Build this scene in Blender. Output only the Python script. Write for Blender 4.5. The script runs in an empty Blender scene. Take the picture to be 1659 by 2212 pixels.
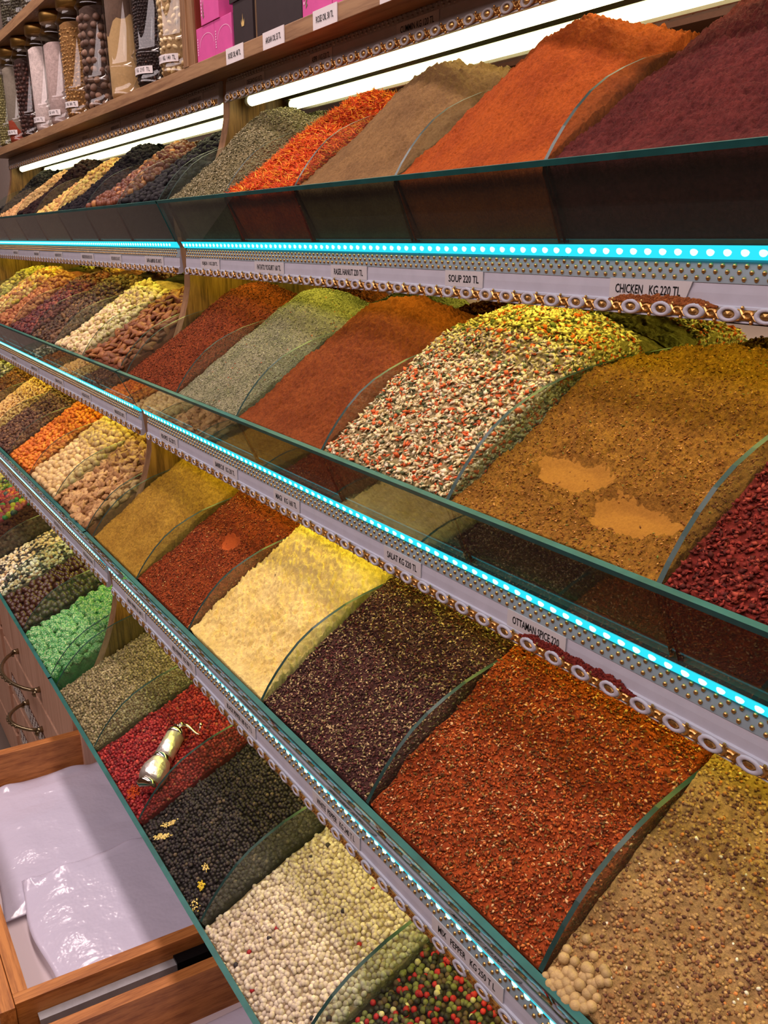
import bpy, math, random
import numpy as np
from mathutils import Vector, Matrix

# ------------------------------------------------------------------ camera, world, lights, exposure
S = 1.5            # metres per layout unit
Z0 = 1.55          # camera height in metres
sc = bpy.context.scene
COL = sc.collection
random.seed(7)
RNG = np.random.default_rng(7)

def W(p):
    return Vector((p[0] * S, p[1] * S, p[2] * S + Z0))

cam_d = bpy.data.cameras.new('camera')
cam = bpy.data.objects.new('camera', cam_d)
COL.objects.link(cam)
cam_d.sensor_fit = 'VERTICAL'
cam_d.sensor_height = 24.0
cam_d.lens = 1802.0 / 2212.0 * 24.0
cam_d.clip_start = 0.02
_R = ((0.56241259, 0.25689105, -0.78593834), (0.82685675, -0.17473252, 0.53458064), (0.0, -0.9505133, -0.31068387))
M = Matrix([[_R[i][0], -_R[i][1], -_R[i][2]] for i in range(3)]).to_4x4()
M.translation = W((0, 0, 0))
cam.matrix_world = M
sc.camera = cam

sc.view_settings.view_transform = 'Standard'
sc.view_settings.look = 'None'
sc.view_settings.exposure = -0.12
sc.view_settings.gamma = 1.0
sc.view_settings.use_curve_mapping = False
sc.cycles.use_denoising = True
sc.cycles.max_bounces = 7
sc.cycles.diffuse_bounces = 3
sc.cycles.glossy_bounces = 4
sc.cycles.transparent_max_bounces = 24
sc.cycles.transmission_bounces = 4
sc.cycles.caustics_reflective = False
sc.cycles.caustics_refractive = False
sc.cycles.sample_clamp_indirect = 4.0

world = bpy.data.worlds.new('world')
sc.world = world
world.use_nodes = True
world.node_tree.nodes['Background'].inputs[0].default_value = (1.0, 0.84, 0.8, 1)
world.node_tree.nodes['Background'].inputs[1].default_value = 0.10

def area(name, loc, rot, sx, sy, power, color):
    d = bpy.data.lights.new(name, 'AREA')
    d.shape = 'RECTANGLE'; d.size = sx * S; d.size_y = sy * S
    d.energy = power; d.color = color
    o = bpy.data.objects.new(name, d)
    COL.objects.link(o); o.location = W(loc); o.rotation_euler = rot
    return o
# warm-pink shop ceiling lamps: a row above the counter front; over the aisle, an added fill light
area('ceiling_light_row', (-0.9, 0.16, 1.02), (0, 0, 0), 3.0, 0.12, 62, (1.0, 0.82, 0.78))
area('aisle_fill_light', (-0.7, -0.75, 1.0), (math.radians(28), 0, 0), 3.0, 0.5, 62, (1.0, 0.82, 0.82))

# ------------------------------------------------------------------ node materials
MATS = {}
def lin(c):
    return tuple(((v / 255.0) / 12.92 if v / 255.0 <= 0.04045 else ((v / 255.0 + 0.055) / 1.055) ** 2.4) for v in c) + (1.0,)

class NT:
    def __init__(s, name):
        s.m = bpy.data.materials.new(name); s.m.use_nodes = True
        s.t = s.m.node_tree; s.t.nodes.clear()
        s.out = s.n('ShaderNodeOutputMaterial')
    def n(s, typ, **kw):
        nd = s.t.nodes.new(typ)
        for k, v in kw.items():
            if k.startswith('i_'):
                nd.inputs[k[2:].replace('_', ' ')].default_value = v
            else:
                setattr(nd, k, v)
        return nd
    def l(s, a, b):
        s.t.links.new(a, b)
    def coords(s, scale=(1, 1, 1)):
        tc = s.n('ShaderNodeTexCoord'); mp = s.n('ShaderNodeMapping')
        mp.inputs['Scale'].default_value = scale
        s.l(tc.outputs['Object'], mp.inputs['Vector'])
        return mp.outputs['Vector']
    def noise(s, vec, scale, detail=3.0, rough=0.6):
        nd = s.n('ShaderNodeTexNoise'); nd.inputs['Scale'].default_value = scale
        nd.inputs['Detail'].default_value = detail; nd.inputs['Roughness'].default_value = rough
        s.l(vec, nd.inputs['Vector']); return nd.outputs['Fac']
    def ramp(s, fac, stops):
        r = s.n('ShaderNodeValToRGB')
        cr = r.color_ramp
        while len(cr.elements) < len(stops): cr.elements.new(0.5)
        for e, (p, c) in zip(cr.elements, stops):
            e.position = p; e.color = c
        s.l(fac, r.inputs['Fac']); return r.outputs['Color']
    def bump(s, h, strength, dist):
        b = s.n('ShaderNodeBump'); b.inputs['Strength'].default_value = strength
        b.inputs['Distance'].default_value = dist
        s.l(h, b.inputs['Height']); return b.outputs['Normal']
    def principled(s, color=None, rough=0.6, metal=0.0, normal=None, spec=0.5, **kw):
        p = s.n('ShaderNodeBsdfPrincipled')
        if color is not None:
            if hasattr(color, 'links'): s.l(color, p.inputs['Base Color'])
            else: p.inputs['Base Color'].default_value = color
        p.inputs['Roughness'].default_value = rough
        p.inputs['Metallic'].default_value = metal
        p.inputs['Specular IOR Level'].default_value = spec
        if normal is not None: s.l(normal, p.inputs['Normal'])
        for k, v in kw.items():
            p.inputs[k].default_value = v
        s.l(p.outputs[0], s.out.inputs['Surface'])
        return p

def plain(name, rgb, rough=0.5, metal=0.0, spec=0.25, var=0.0, bump=0.0, scale=60.0, **kw):
    if name in MATS: return MATS[name]
    t = NT(name)
    col = lin(rgb)
    v = t.coords()
    f = t.noise(v, scale)
    a = tuple(max(0, c * (1 - var)) for c in col[:3]) + (1,)
    b = tuple(min(1, c * (1 + var)) for c in col[:3]) + (1,)
    c = t.ramp(f, [(0.3, a), (0.7, b)])
    nm = t.bump(f, bump, 0.002) if bump else None
    t.principled(c, rough, metal, nm, spec, **kw)
    MATS[name] = t.m
    return t.m

def powder(name, rgb, rgb2=None, grain=700.0, var=0.35, bump=0.6, speck=None):
    """ground spice: grain colour variation at two scales and fine bump"""
    t = NT(name)
    v = t.coords()
    c1 = lin(rgb); c2 = lin(rgb2) if rgb2 else c1
    f1 = t.noise(v, grain * .45, 4.0, 0.8)
    f2 = t.noise(v, 22.0, 4.0, 0.6)
    dark = tuple(c * (1 - var) for c in c1[:3]) + (1,)
    lite = tuple(min(1, c * (1 + var)) for c in c1[:3]) + (1,)
    colA = t.ramp(f1, [(0.36, dark), (0.5, c1), (0.64, lite)])
    dark2 = tuple(c * (1 - var) for c in c2[:3]) + (1,)
    lite2 = tuple(min(1, c * (1 + var)) for c in c2[:3]) + (1,)
    colB = t.ramp(f1, [(0.36, dark2), (0.5, c2), (0.64, lite2)])
    mx = t.n('ShaderNodeMix', data_type='RGBA')
    fr = t.ramp(f2, [(0.42, (0, 0, 0, 1)), (0.6, (1, 1, 1, 1))])
    t.l(fr, mx.inputs['Factor']); t.l(colA, mx.inputs['A']); t.l(colB, mx.inputs['B'])
    f3 = t.noise(v, grain * 0.35, 5.0, 0.75)
    nm = t.bump(f3, bump, 0.003)
    t.principled(mx.outputs['Result'], 0.95, 0, nm, 0.12)
    return t.m

def vcol(name, rough=0.8, spec=0.25, bump=0.3, scale=900.0):
    if name in MATS: return MATS[name]
    t = NT(name)
    a = t.n('ShaderNodeAttribute'); a.attribute_name = 'Col'
    f = t.noise(t.coords(), scale, 2.0)
    nm = t.bump(f, bump, 0.001) if bump else None
    t.principled(a.outputs['Color'], rough, 0, nm, spec)
    MATS[name] = t.m
    return t.m

def wood(name, c1, c2, axis='X', scale=9.0, rough=0.5, stripe=1.0, spec=0.4):
    if name in MATS: return MATS[name]
    t = NT(name)
    sv = {'X': (0.8, 14, 14), 'Y': (14, 0.8, 14), 'Z': (14, 14, 0.8)}[axis]
    v = t.coords(sv)
    f = t.noise(v, scale, 4.0, 0.65)
    v2 = t.coords(tuple(q * 5 for q in sv))
    g = t.noise(v2, scale, 2.0, 0.6)
    ad = t.n('ShaderNodeMath', operation='MULTIPLY_ADD'); t.l(g, ad.inputs[0]); ad.inputs[1].default_value = 0.35; t.l(f, ad.inputs[2])
    c = t.ramp(ad.outputs[0], [(0.5, lin(c2)), (0.62, lin(tuple((a + b) / 2 for a, b in zip(c1, c2)))), (0.78, lin(c1))])
    nm = t.bump(f, 0.12, 0.002)
    t.principled(c, rough, 0, nm, spec)
    MATS[name] = t.m
    return t.m

def glass_mat(name, tint=(0.9, 0.97, 0.95), rough=0.01, haze=0.0):
    if name in MATS: return MATS[name]
    t = NT(name)
    geo = t.n('ShaderNodeNewGeometry')
    dp = t.n('ShaderNodeVectorMath', operation='DOT_PRODUCT')
    t.l(geo.outputs['Normal'], dp.inputs[0]); t.l(geo.outputs['Incoming'], dp.inputs[1])
    ab = t.n('ShaderNodeMath', operation='ABSOLUTE'); t.l(dp.outputs['Value'], ab.inputs[0])
    om = t.n('ShaderNodeMath', operation='SUBTRACT'); om.inputs[0].default_value = 1.0; t.l(ab.outputs[0], om.inputs[1])
    pw = t.n('ShaderNodeMath', operation='POWER'); t.l(om.outputs[0], pw.inputs[0]); pw.inputs[1].default_value = 5.0
    ma = t.n('ShaderNodeMath', operation='MULTIPLY_ADD'); t.l(pw.outputs[0], ma.inputs[0]); ma.inputs[1].default_value = 0.95; ma.inputs[2].default_value = 0.045
    tr = t.n('ShaderNodeBsdfTransparent'); tr.inputs[0].default_value = tint + (1,)
    gl = t.n('ShaderNodeBsdfGlossy'); gl.inputs['Roughness'].default_value = rough; gl.inputs['Color'].default_value = (1, 1, 1, 1)
    mx = t.n('ShaderNodeMixShader'); t.l(ma.outputs[0], mx.inputs[0]); t.l(tr.outputs[0], mx.inputs[1]); t.l(gl.outputs[0], mx.inputs[2])
    if haze:
        df = t.n('ShaderNodeBsdfDiffuse'); df.inputs[0].default_value = (0.6, 0.6, 0.58, 1)
        m2 = t.n('ShaderNodeMixShader'); m2.inputs[0].default_value = haze
        t.l(mx.outputs[0], m2.inputs[1]); t.l(df.outputs[0], m2.inputs[2]); mx = m2
    t.l(mx.outputs[0], t.out.inputs['Surface'])
    MATS[name] = t.m
    return t.m

def emit(name, rgb, strength):
    if name in MATS: return MATS[name]
    t = NT(name)
    e = t.n('ShaderNodeEmission'); e.inputs[0].default_value = tuple(rgb) + (1,); e.inputs[1].default_value = strength
    t.l(e.outputs[0], t.out.inputs['Surface'])
    MATS[name] = t.m
    return t.m

GLASS = glass_mat('front_glass', (0.70, 0.79, 0.76), 0.01, 0.015)
DIVGLASS = glass_mat('divider_glass', (0.86, 0.92, 0.89), 0.01, 0.015)
JARGLASS = glass_mat('jar_glass', (0.96, 0.98, 0.97), 0.02)
TEAL = plain('glass_edge', (32, 88, 88), 0.42, 0, 0.25, 0.25, 0, 30)
TEALD = plain('divider_edge', (34, 58, 54), 0.33, 0, 0.25, 0.3, 0, 30)
WOODF = wood('brown_laminate', (152, 114, 80), (112, 80, 54), 'Z', 7)
WOODX = wood('brown_laminate_long', (160, 124, 88), (124, 90, 62), 'X', 7)
WOODS = wood('striped_side_panel', (150, 108, 58), (84, 54, 26), 'Z', 12)
WOODC = wood('cabinet_laminate', (206, 164, 138), (182, 138, 112), 'Z', 5)
WOODD = wood('drawer_oak', (190, 122, 62), (142, 82, 36), 'X', 10)
WOODDY = wood('drawer_oak_side', (190, 122, 62), (142, 82, 36), 'Y', 10)
WHITE = plain('white_trim', (204, 200, 212), 0.4, 0, 0.4, 0.04)
GREY = plain('studded_band', (150, 160, 166), 0.35, 0, 0.5, 0.06)
GOLD = plain('gold_foil', (206, 160, 96), 0.34, 0.9, 0.5, 0.15)
TRIMSH = plain('shaded_trim', (176, 168, 166), 0.45, 0, 0.4, 0.06)  # darker copy of the white trim: the jar shelf's shade in the colour
STUDSH = plain('shaded_stud', (150, 140, 130), 0.3, 0.6, 0.4, 0.1)  # studs under the shelf, greyed to carry its shade
PAPER = plain('label_paper', (218, 210, 210), 0.6, 0, 0.3, 0.03)
PAPERSH = plain('label_paper_shaded', (190, 178, 174), 0.6, 0, 0.3, 0.03)  # label paper toned down, shade under the shelf mixed into it
INK = plain('black_ink', (18, 16, 20), 0.6)
STEEL = plain('zinc_steel', (176, 176, 180), 0.5, 0.5, 0.5, 0.1)
BLACKM = plain('black_metal', (24, 24, 26), 0.35, 0.5)
LED = emit('led_strip_glow', (0.03, 0.76, 0.92), 1.2)
LEDDOT = emit('led_diode_glow', (0.40, 1.0, 1.0), 2.6)
TUBE = emit('tube_glow', (1.0, 0.96, 0.50), 9.0)
TUBEY = emit('tube_glow_warm', (1.0, 0.95, 0.14), 14.0)

# ------------------------------------------------------------------ mesh building (layout units)
def tag(o, label=None, cat=None, group=None, kind=None):
    if label: o['label'] = label
    if cat: o['category'] = cat
    if group: o['group'] = group
    if kind: o['kind'] = kind
    return o

def link_mesh(name, V, F, mats, loc=None, parent=None, midx=None, smooth=False, cols=None):
    """V: (n,3) layout units, F: list of faces or int array; object origin at loc"""
    V = np.asarray(V, dtype=np.float64)
    if loc is None:
        loc = (float((V[:, 0].min() + V[:, 0].max()) / 2), float((V[:, 1].min() + V[:, 1].max()) / 2), float(V[:, 2].min()))
    wl = W(loc)
    P = V * S; P[:, 2] += Z0
    P = P - np.array(wl)
    me = bpy.data.meshes.new(name)
    if isinstance(F, np.ndarray):
        k = F.shape[1]
        me.vertices.add(len(P)); me.vertices.foreach_set('co', P.astype(np.float32).ravel())
        me.loops.add(F.size); me.loops.foreach_set('vertex_index', F.astype(np.int32).ravel())
        me.polygons.add(len(F)); me.polygons.foreach_set('loop_start', (np.arange(len(F)) * k).astype(np.int32))
        me.update(calc_edges=True); me.validate()
    else:
        me.from_pydata([tuple(p) for p in P], [], F)
        me.update()
    if not isinstance(mats, (list, tuple)): mats = [mats]
    for m in mats: me.materials.append(m)
    if midx is not None:
        me.polygons.foreach_set('material_index', np.asarray(midx, dtype=np.int32))
    if smooth:
        me.polygons.foreach_set('use_smooth', np.ones(len(me.polygons), dtype=bool))
    if cols is not None:
        a = me.attributes.new('Col', 'FLOAT_COLOR', 'POINT')
        c4 = np.ones((len(V), 4), dtype=np.float32); c4[:, :3] = cols
        a.data.foreach_set('color', c4.ravel())
    o = bpy.data.objects.new(name, me)
    COL.objects.link(o)
    if parent is not None:
        o.parent = parent
        pw = parent['_w'] if '_w' in parent else None
        base = Vector(WLOC[parent.name])
        o.location = wl - base
    else:
        o.location = wl
    WLOC[o.name] = wl[:]
    return o
WLOC = {}

def empty(name, loc, label=None, cat=None, group=None, kind=None, parent=None):
    o = bpy.data.objects.new(name, None); COL.objects.link(o)
    o.empty_display_size = 0.05
    o.location = W(loc); WLOC[o.name] = W(loc)[:]
    return tag(o, label, cat, group, kind)

class MB:
    def __init__(s): s.v = []; s.f = []; s.m = []
    def add(s, V, F, m=0):
        b = len(s.v); s.v.extend([tuple(map(float, p)) for p in V]); s.f.extend([tuple(int(i) + b for i in f) for f in F]); s.m.extend([m] * len(F)); return s
    def box(s, a, b, m=0, bev=0.0):
        x0, y0, z0 = a; x1, y1, z1 = b
        if bev <= 0:
            V = [(x0, y0, z0), (x1, y0, z0), (x1, y1, z0), (x0, y1, z0), (x0, y0, z1), (x1, y0, z1), (x1, y1, z1), (x0, y1, z1)]
            F = [(0, 3, 2, 1), (4, 5, 6, 7), (0, 1, 5, 4), (1, 2, 6, 5), (2, 3, 7, 6), (3, 0, 4, 7)]
            return s.add(V, F, m)
        import bmesh
        bm = bmesh.new(); bmesh.ops.create_cube(bm, size=1.0)
        for v in bm.verts:
            v.co = Vector(((x0 + x1) / 2 + v.co.x * (x1 - x0), (y0 + y1) / 2 + v.co.y * (y1 - y0), (z0 + z1) / 2 + v.co.z * (z1 - z0)))
        bmesh.ops.bevel(bm, geom=list(bm.edges), offset=bev, segments=2, affect='EDGES', profile=0.6)
        bm.verts.index_update()
        s.add([v.co[:] for v in bm.verts], [[v.index for v in f.verts] for f in bm.faces], m); bm.free(); return s
    def prism(s, prof, x0, x1, m=0, mend=None, inner=None):
        """profile of (y, z) points extruded along x"""
        n = len(prof)
        V = [(x0, p[0], p[1]) for p in prof] + [(x1, p[0], p[1]) for p in prof]
        F = [(i, (i + 1) % n, (i + 1) % n + n, i + n) for i in range(n)]
        s.add(V, F, m)
        b = len(s.v) - 2 * n
        s.f.append(tuple(b + i for i in range(n - 1, -1, -1))); s.m.append(m if mend is None else mend)
        s.f.append(tuple(b + n + i for i in range(n))); s.m.append(m if mend is None else mend)
        return s
    def lathe(s, prof, c, axis='Z', seg=24, m=0, R=None):
        """prof: list of (r, h)"""
        V = []; F = []
        n = len(prof)
        for r, h in prof:
            for k in range(seg):
                a = 2 * math.pi * k / seg
                p = Vector((r * math.cos(a), r * math.sin(a), h))
                if R is not None: p = R @ p
                V.append((c[0] + p.x, c[1] + p.y, c[2] + p.z))
        for i in range(n - 1):
            for k in range(seg):
                F.append((i * seg + k, i * seg + (k + 1) % seg, (i + 1) * seg + (k + 1) % seg, (i + 1) * seg + k))
        s.add(V, F, m)
        b = len(s.v) - len(V)
        if prof[0][0] > 1e-6: s.f.append(tuple(b + k for k in range(seg - 1, -1, -1))); s.m.append(m)
        if prof[-1][0] > 1e-6: s.f.append(tuple(b + (n - 1) * seg + k for k in range(seg))); s.m.append(m)
        return s
    def tube(s, pts, r, seg=8, m=0):
        pts = [Vector(p) for p in pts]; V = []; F = []
        n = len(pts)
        rr = r if isinstance(r, (list, tuple)) else [r] * n
        up = Vector((0, 0, 1))
        for i, p in enumerate(pts):
            d = (pts[min(i + 1, n - 1)] - pts[max(i - 1, 0)]).normalized()
            a = d.cross(up)
            if a.length < 1e-3: a = d.cross(Vector((1, 0, 0)))
            a.normalize(); b = d.cross(a)
            for k in range(seg):
                t = 2 * math.pi * k / seg
                V.append((p + (a * math.cos(t) + b * math.sin(t)) * rr[i])[:])
        for i in range(n - 1):
            for k in range(seg):
                F.append((i * seg + k, i * seg + (k + 1) % seg, (i + 1) * seg + (k + 1) % seg, (i + 1) * seg + k))
        F.append(tuple(range(seg - 1, -1, -1))); F.append(tuple((n - 1) * seg + k for k in range(seg)))
        return s.add(V, F, m)
    def build(s, name, mats, parent=None, loc=None, smooth=False):
        return link_mesh(name, s.v, s.f, mats, loc, parent, s.m, smooth)

# ------------------------------------------------------------------ room
def struct(o): o['kind'] = 'structure'; return o
FLOORZ = -Z0 / S
CEILZ = 1.12
ROOMM = plain('shop_plaster', (205, 188, 178), 0.8, var=0.06)
struct(MB().box((-4.2, -2.2, FLOORZ - 0.03), (2.2, 0.75, FLOORZ), 0).build('floor', plain('floor_tile', (120, 108, 100), 0.25, var=0.12, scale=4)))
struct(MB().box((-4.2, -2.2, CEILZ), (2.2, 0.75, CEILZ + 0.03), 0).build('ceiling', ROOMM))
struct(MB().box((-4.2, 0.66, FLOORZ), (2.2, 0.75, CEILZ), 0).build('wall_back', ROOMM))
struct(MB().box((-4.2, -2.2, FLOORZ), (2.2, -2.12, CEILZ), 0).build('wall_front', wood('wall_panelling', (120, 84, 60), (84, 56, 40), 'Z', 6)))
struct(MB().box((-4.28, -2.2, FLOORZ), (-4.2, 0.75, CEILZ), 0).build('wall_left', ROOMM))
struct(MB().box((2.2, -2.2, FLOORZ), (2.28, 0.75, CEILZ), 0).build('wall_right', ROOMM))

# ------------------------------------------------------------------ tier geometry
G = {0: None, 1: (0.364, 0.043), 2: (0.299, -0.148), 3: (0.240, -0.339), 4: (0.177, -0.520)}
B = {0: (0.447, 0.187), 1: (0.384, -0.003), 2: (0.320, -0.194), 3: (0.2585, -0.383), 4: (0.197, -0.566)}
YM = 0.500                                   # mirror plane
BAYS = {'right': (-0.985, 0.075), 'left': (-2.185, -1.003)}
RX = [-0.983, -0.82, -0.675, -0.525, -0.375, -0.22, -0.072, 0.073]
LX = [-1.005, -1.165, -1.315, -1.47, -1.63, -1.79, -1.95, -2.07, -2.183]
TIERWORD = {0: 'under the jar shelf', 1: 'topmost open tier', 2: 'second open tier', 3: 'third open tier', 4: 'lowest open tier'}

# mirror behind the bins
MIRRORM = NT('mirror_silver')
_g = MIRRORM.n('ShaderNodeBsdfGlossy'); _g.inputs[0].default_value = (0.78, 0.80, 0.77, 1); _g.inputs['Roughness'].default_value = 0.004
MIRRORM.l(_g.outputs[0], MIRRORM.out.inputs['Surface'])
for nm, (xa, xb) in BAYS.items():
    b = MB().box((xa, YM, -0.60), (xb, YM + 0.006, 0.172), 0)
    o = b.build('mirror_panel', MIRRORM.m)
    tag(o, 'mirror lining the back of the %s' % ('spice bins right of the wooden partition' if nm == 'right' else 'nut and sweet bins left of the wooden partition'), 'mirror')

# wooden partitions with the wavy front edge
def partition_profile():
    off = [(0.006, -0.036), (0.005, -0.052), (0.001, -0.069), (-0.004, -0.085), (-0.011, -0.104), (-0.021, -0.126), (-0.033, -0.148)]
    P = [(0.455, 0.188)]
    for k in (0, 1, 2, 3):
        for dy, dz in off: P.append((B[k][0] + dy, B[k][1] + dz))
        if k < 3:
            P.append((B[k + 1][0] - 0.003, B[k + 1][1] + 0.030))
            P.append((B[k + 1][0] - 0.001, B[k + 1][1] + 0.001))
            P.append((B[k + 1][0] + 0.003, B[k + 1][1] - 0.006))
    P.append((0.200, -0.560)); P.append((0.203, -0.577)); P.append((YM + 0.006, -0.577)); P.append((YM + 0.006, 0.188))
    return P
for xa, xb, lab in ((-1.003, -0.985, 'brown wooden partition with wavy front edge between nut bins and spice bins'),
                    (-2.203, -2.185, 'brown wooden partition closing the far left end of the nut bins'),
                    (0.075, 0.093, 'brown wooden partition closing the right end of the spice bins')):
    b = MB(); b.prism(partition_profile(), xa, xb, 0, 1)
    # thin lighter front edging follows the curve
    o = b.build('wood_partition', [WOODF, WOODS])
    tag(o, lab, 'partition')
    o['kind'] = 'thing'

ARC = [(0, 0), (.006, .0095), (.014, .020), (.023, .030), (.034, .040), (.047, .0485), (.061, .055), (.078, .0615), (.096, .066), (.113, .0695), (.13, .072), (.153, .0745), (.176, .076)]
DIVT = 0.0028
def divider(x, k, label):
    gy, gz = G[k]; by, bz = B[k]
    arc = [(gy + 0.002 + a, gz - 0.001 + c) for a, c in ARC if gy + a < YM - 0.004]
    arc.append((YM - 0.001, arc[-1][1] + (0.0008 if k > 1 else 0.003)))
    prof = arc + [(YM - 0.001, bz + 0.004), (by + 0.0045, bz + 0.004)]
    x0, x1 = x - DIVT / 2, x + DIVT / 2
    b = MB(); n = len(prof)
    V = [(x0, p[0], p[1]) for p in prof] + [(x1, p[0], p[1]) for p in prof]
    b.add(V, [(i, (i + 1) % n, (i + 1) % n + n, i + n) for i in range(n)], 1)
    b.f.append(tuple(range(n - 1, -1, -1))); b.m.append(0)
    b.f.append(tuple(n + i for i in range(n))); b.m.append(0)
    o = b.build('glass_divider', [DIVGLASS, TEALD])
    return tag(o, label, 'divider', 'curved glass dividers between bins')

GT = 0.0036
def front_glass(k, xa, xb, label):
    gy, gz = G[k]; by, bz = B[k]
    prof = [(gy - GT, gz - 0.0008), (gy, gz), (by + GT * 0.2, bz + 0.001), (by - GT * 0.8, bz)]
    b = MB(); n = 4
    V = [(xa, p[0], p[1]) for p in prof] + [(xb, p[0], p[1]) for p in prof]
    b.add(V, [(0, 1, 5, 4)], 1)          # top edge
    b.add(V, [(1, 2, 6, 5)], 0)
    b.add(V, [(2, 3, 7, 6)], 1)
    b.add(V, [(3, 0, 4, 7)], 0)
    b.add(V, [(3, 2, 1, 0)], 1)
    b.add(V, [(4, 5, 6, 7)], 1)
    ny, nz = (by - gy), (bz - gz)
    t_ = 0.0030 / 0.046; q = 0.0003
    b.prism([(gy - GT - q, gz - 0.0006), (gy + q, gz + 0.0002), (gy + q + ny * t_, gz + nz * t_), (gy - GT - q + ny * t_, gz - .0008 + nz * t_)], xa, xb, 1)
    o = b.build('front_glass_panel', [GLASS, TEAL])
    return tag(o, label, 'glass panel')

def text_mesh(cu, name):
    tmp = bpy.data.objects.new('tmp', cu); COL.objects.link(tmp)
    dg = bpy.context.evaluated_depsgraph_get(); dg.update()
    me = bpy.data.meshes.new_from_object(tmp.evaluated_get(dg)); me.name = name
    bpy.data.objects.remove(tmp)
    if not me.materials: me.materials.append(INK)
    return me
def text_obj(txt, cx, y, cz, width, height, parent, name='lettering', mat=None, rz=0.0):
    cu = bpy.data.curves.new(name, 'FONT'); cu.body = txt; cu.align_x = 'CENTER'; cu.align_y = 'CENTER'
    cu.size = 1.0; cu.offset = 0.012; cu.resolution_u = 2; cu.extrude = 0.0
    cu.materials.append(mat or INK)
    me = text_mesh(cu, name)
    co = np.zeros(len(me.vertices) * 3); me.vertices.foreach_get('co', co); co = co.reshape(-1, 3)
    lo, hi = co.min(0), co.max(0)
    co = (co - (lo + hi) / 2) / np.maximum(hi - lo, 1e-6) * [width * S, height * S, 0]
    me.vertices.foreach_set('co', co.ravel()); me.update()
    o = bpy.data.objects.new(name, me); COL.objects.link(o)
    o.parent = parent; o.location = W((cx, y, cz)) - Vector(WLOC[parent.name])
    o.rotation_euler = (math.pi / 2, 0, rz)
    return o

def price_label(parent, txt, xa, xb, y, zc, h=0.0115, slant=0.0, paper=None):
    m = MB(); t = 0.0006
    V = []
    for yy in (y - t, y):
        V += [(xa, yy, zc - h / 2), (xb - slant, yy, zc - h / 2), (xb, yy, zc + h / 2), (xa, yy, zc + h / 2)]
    m.add(V, [(0, 1, 2, 3), (7, 6, 5, 4), (0, 4, 5, 1), (1, 5, 6, 2), (2, 6, 7, 3), (3, 7, 4, 0)], 0)
    o = m.build('price_label', paper or PAPER, parent, loc=((xa + xb) / 2, y, zc))
    text_obj(txt, (xa + xb) / 2 - slant * 0.3, y - t - 0.0002, zc, (xb - xa) * 0.80, h * 0.46, o)
    return o

def half_ico(r):
    V = [(0, -r, 0)]
    for k in range(6): a = k * math.pi / 3; V.append((r * .75 * math.cos(a), -r * .66, r * .75 * math.sin(a)))
    for k in range(6): a = k * math.pi / 3; V.append((r * math.cos(a), 0, r * math.sin(a)))
    F = [(0, 1 + (k + 1) % 6, 1 + k) for k in range(6)] + [(1 + k, 1 + (k + 1) % 6, 7 + (k + 1) % 6, 7 + k) for k in range(6)]
    return np.array(V), F

def dome(r, n=12):
    V = [(0, -r, 0)]
    for rr, yy in ((.62, -.78), (.9, -.42), (1, 0)):
        V += [(r * rr * math.cos(2 * math.pi * k / n), r * yy, r * rr * math.sin(2 * math.pi * k / n)) for k in range(n)]
    F = [(0, 1 + (k + 1) % n, 1 + k) for k in range(n)]
    for j in (0, 1): F += [(1 + j * n + k, 1 + j * n + (k + 1) % n, 1 + (j + 1) * n + (k + 1) % n, 1 + (j + 1) * n + k) for k in range(n)]
    return np.array(V), F

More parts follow.
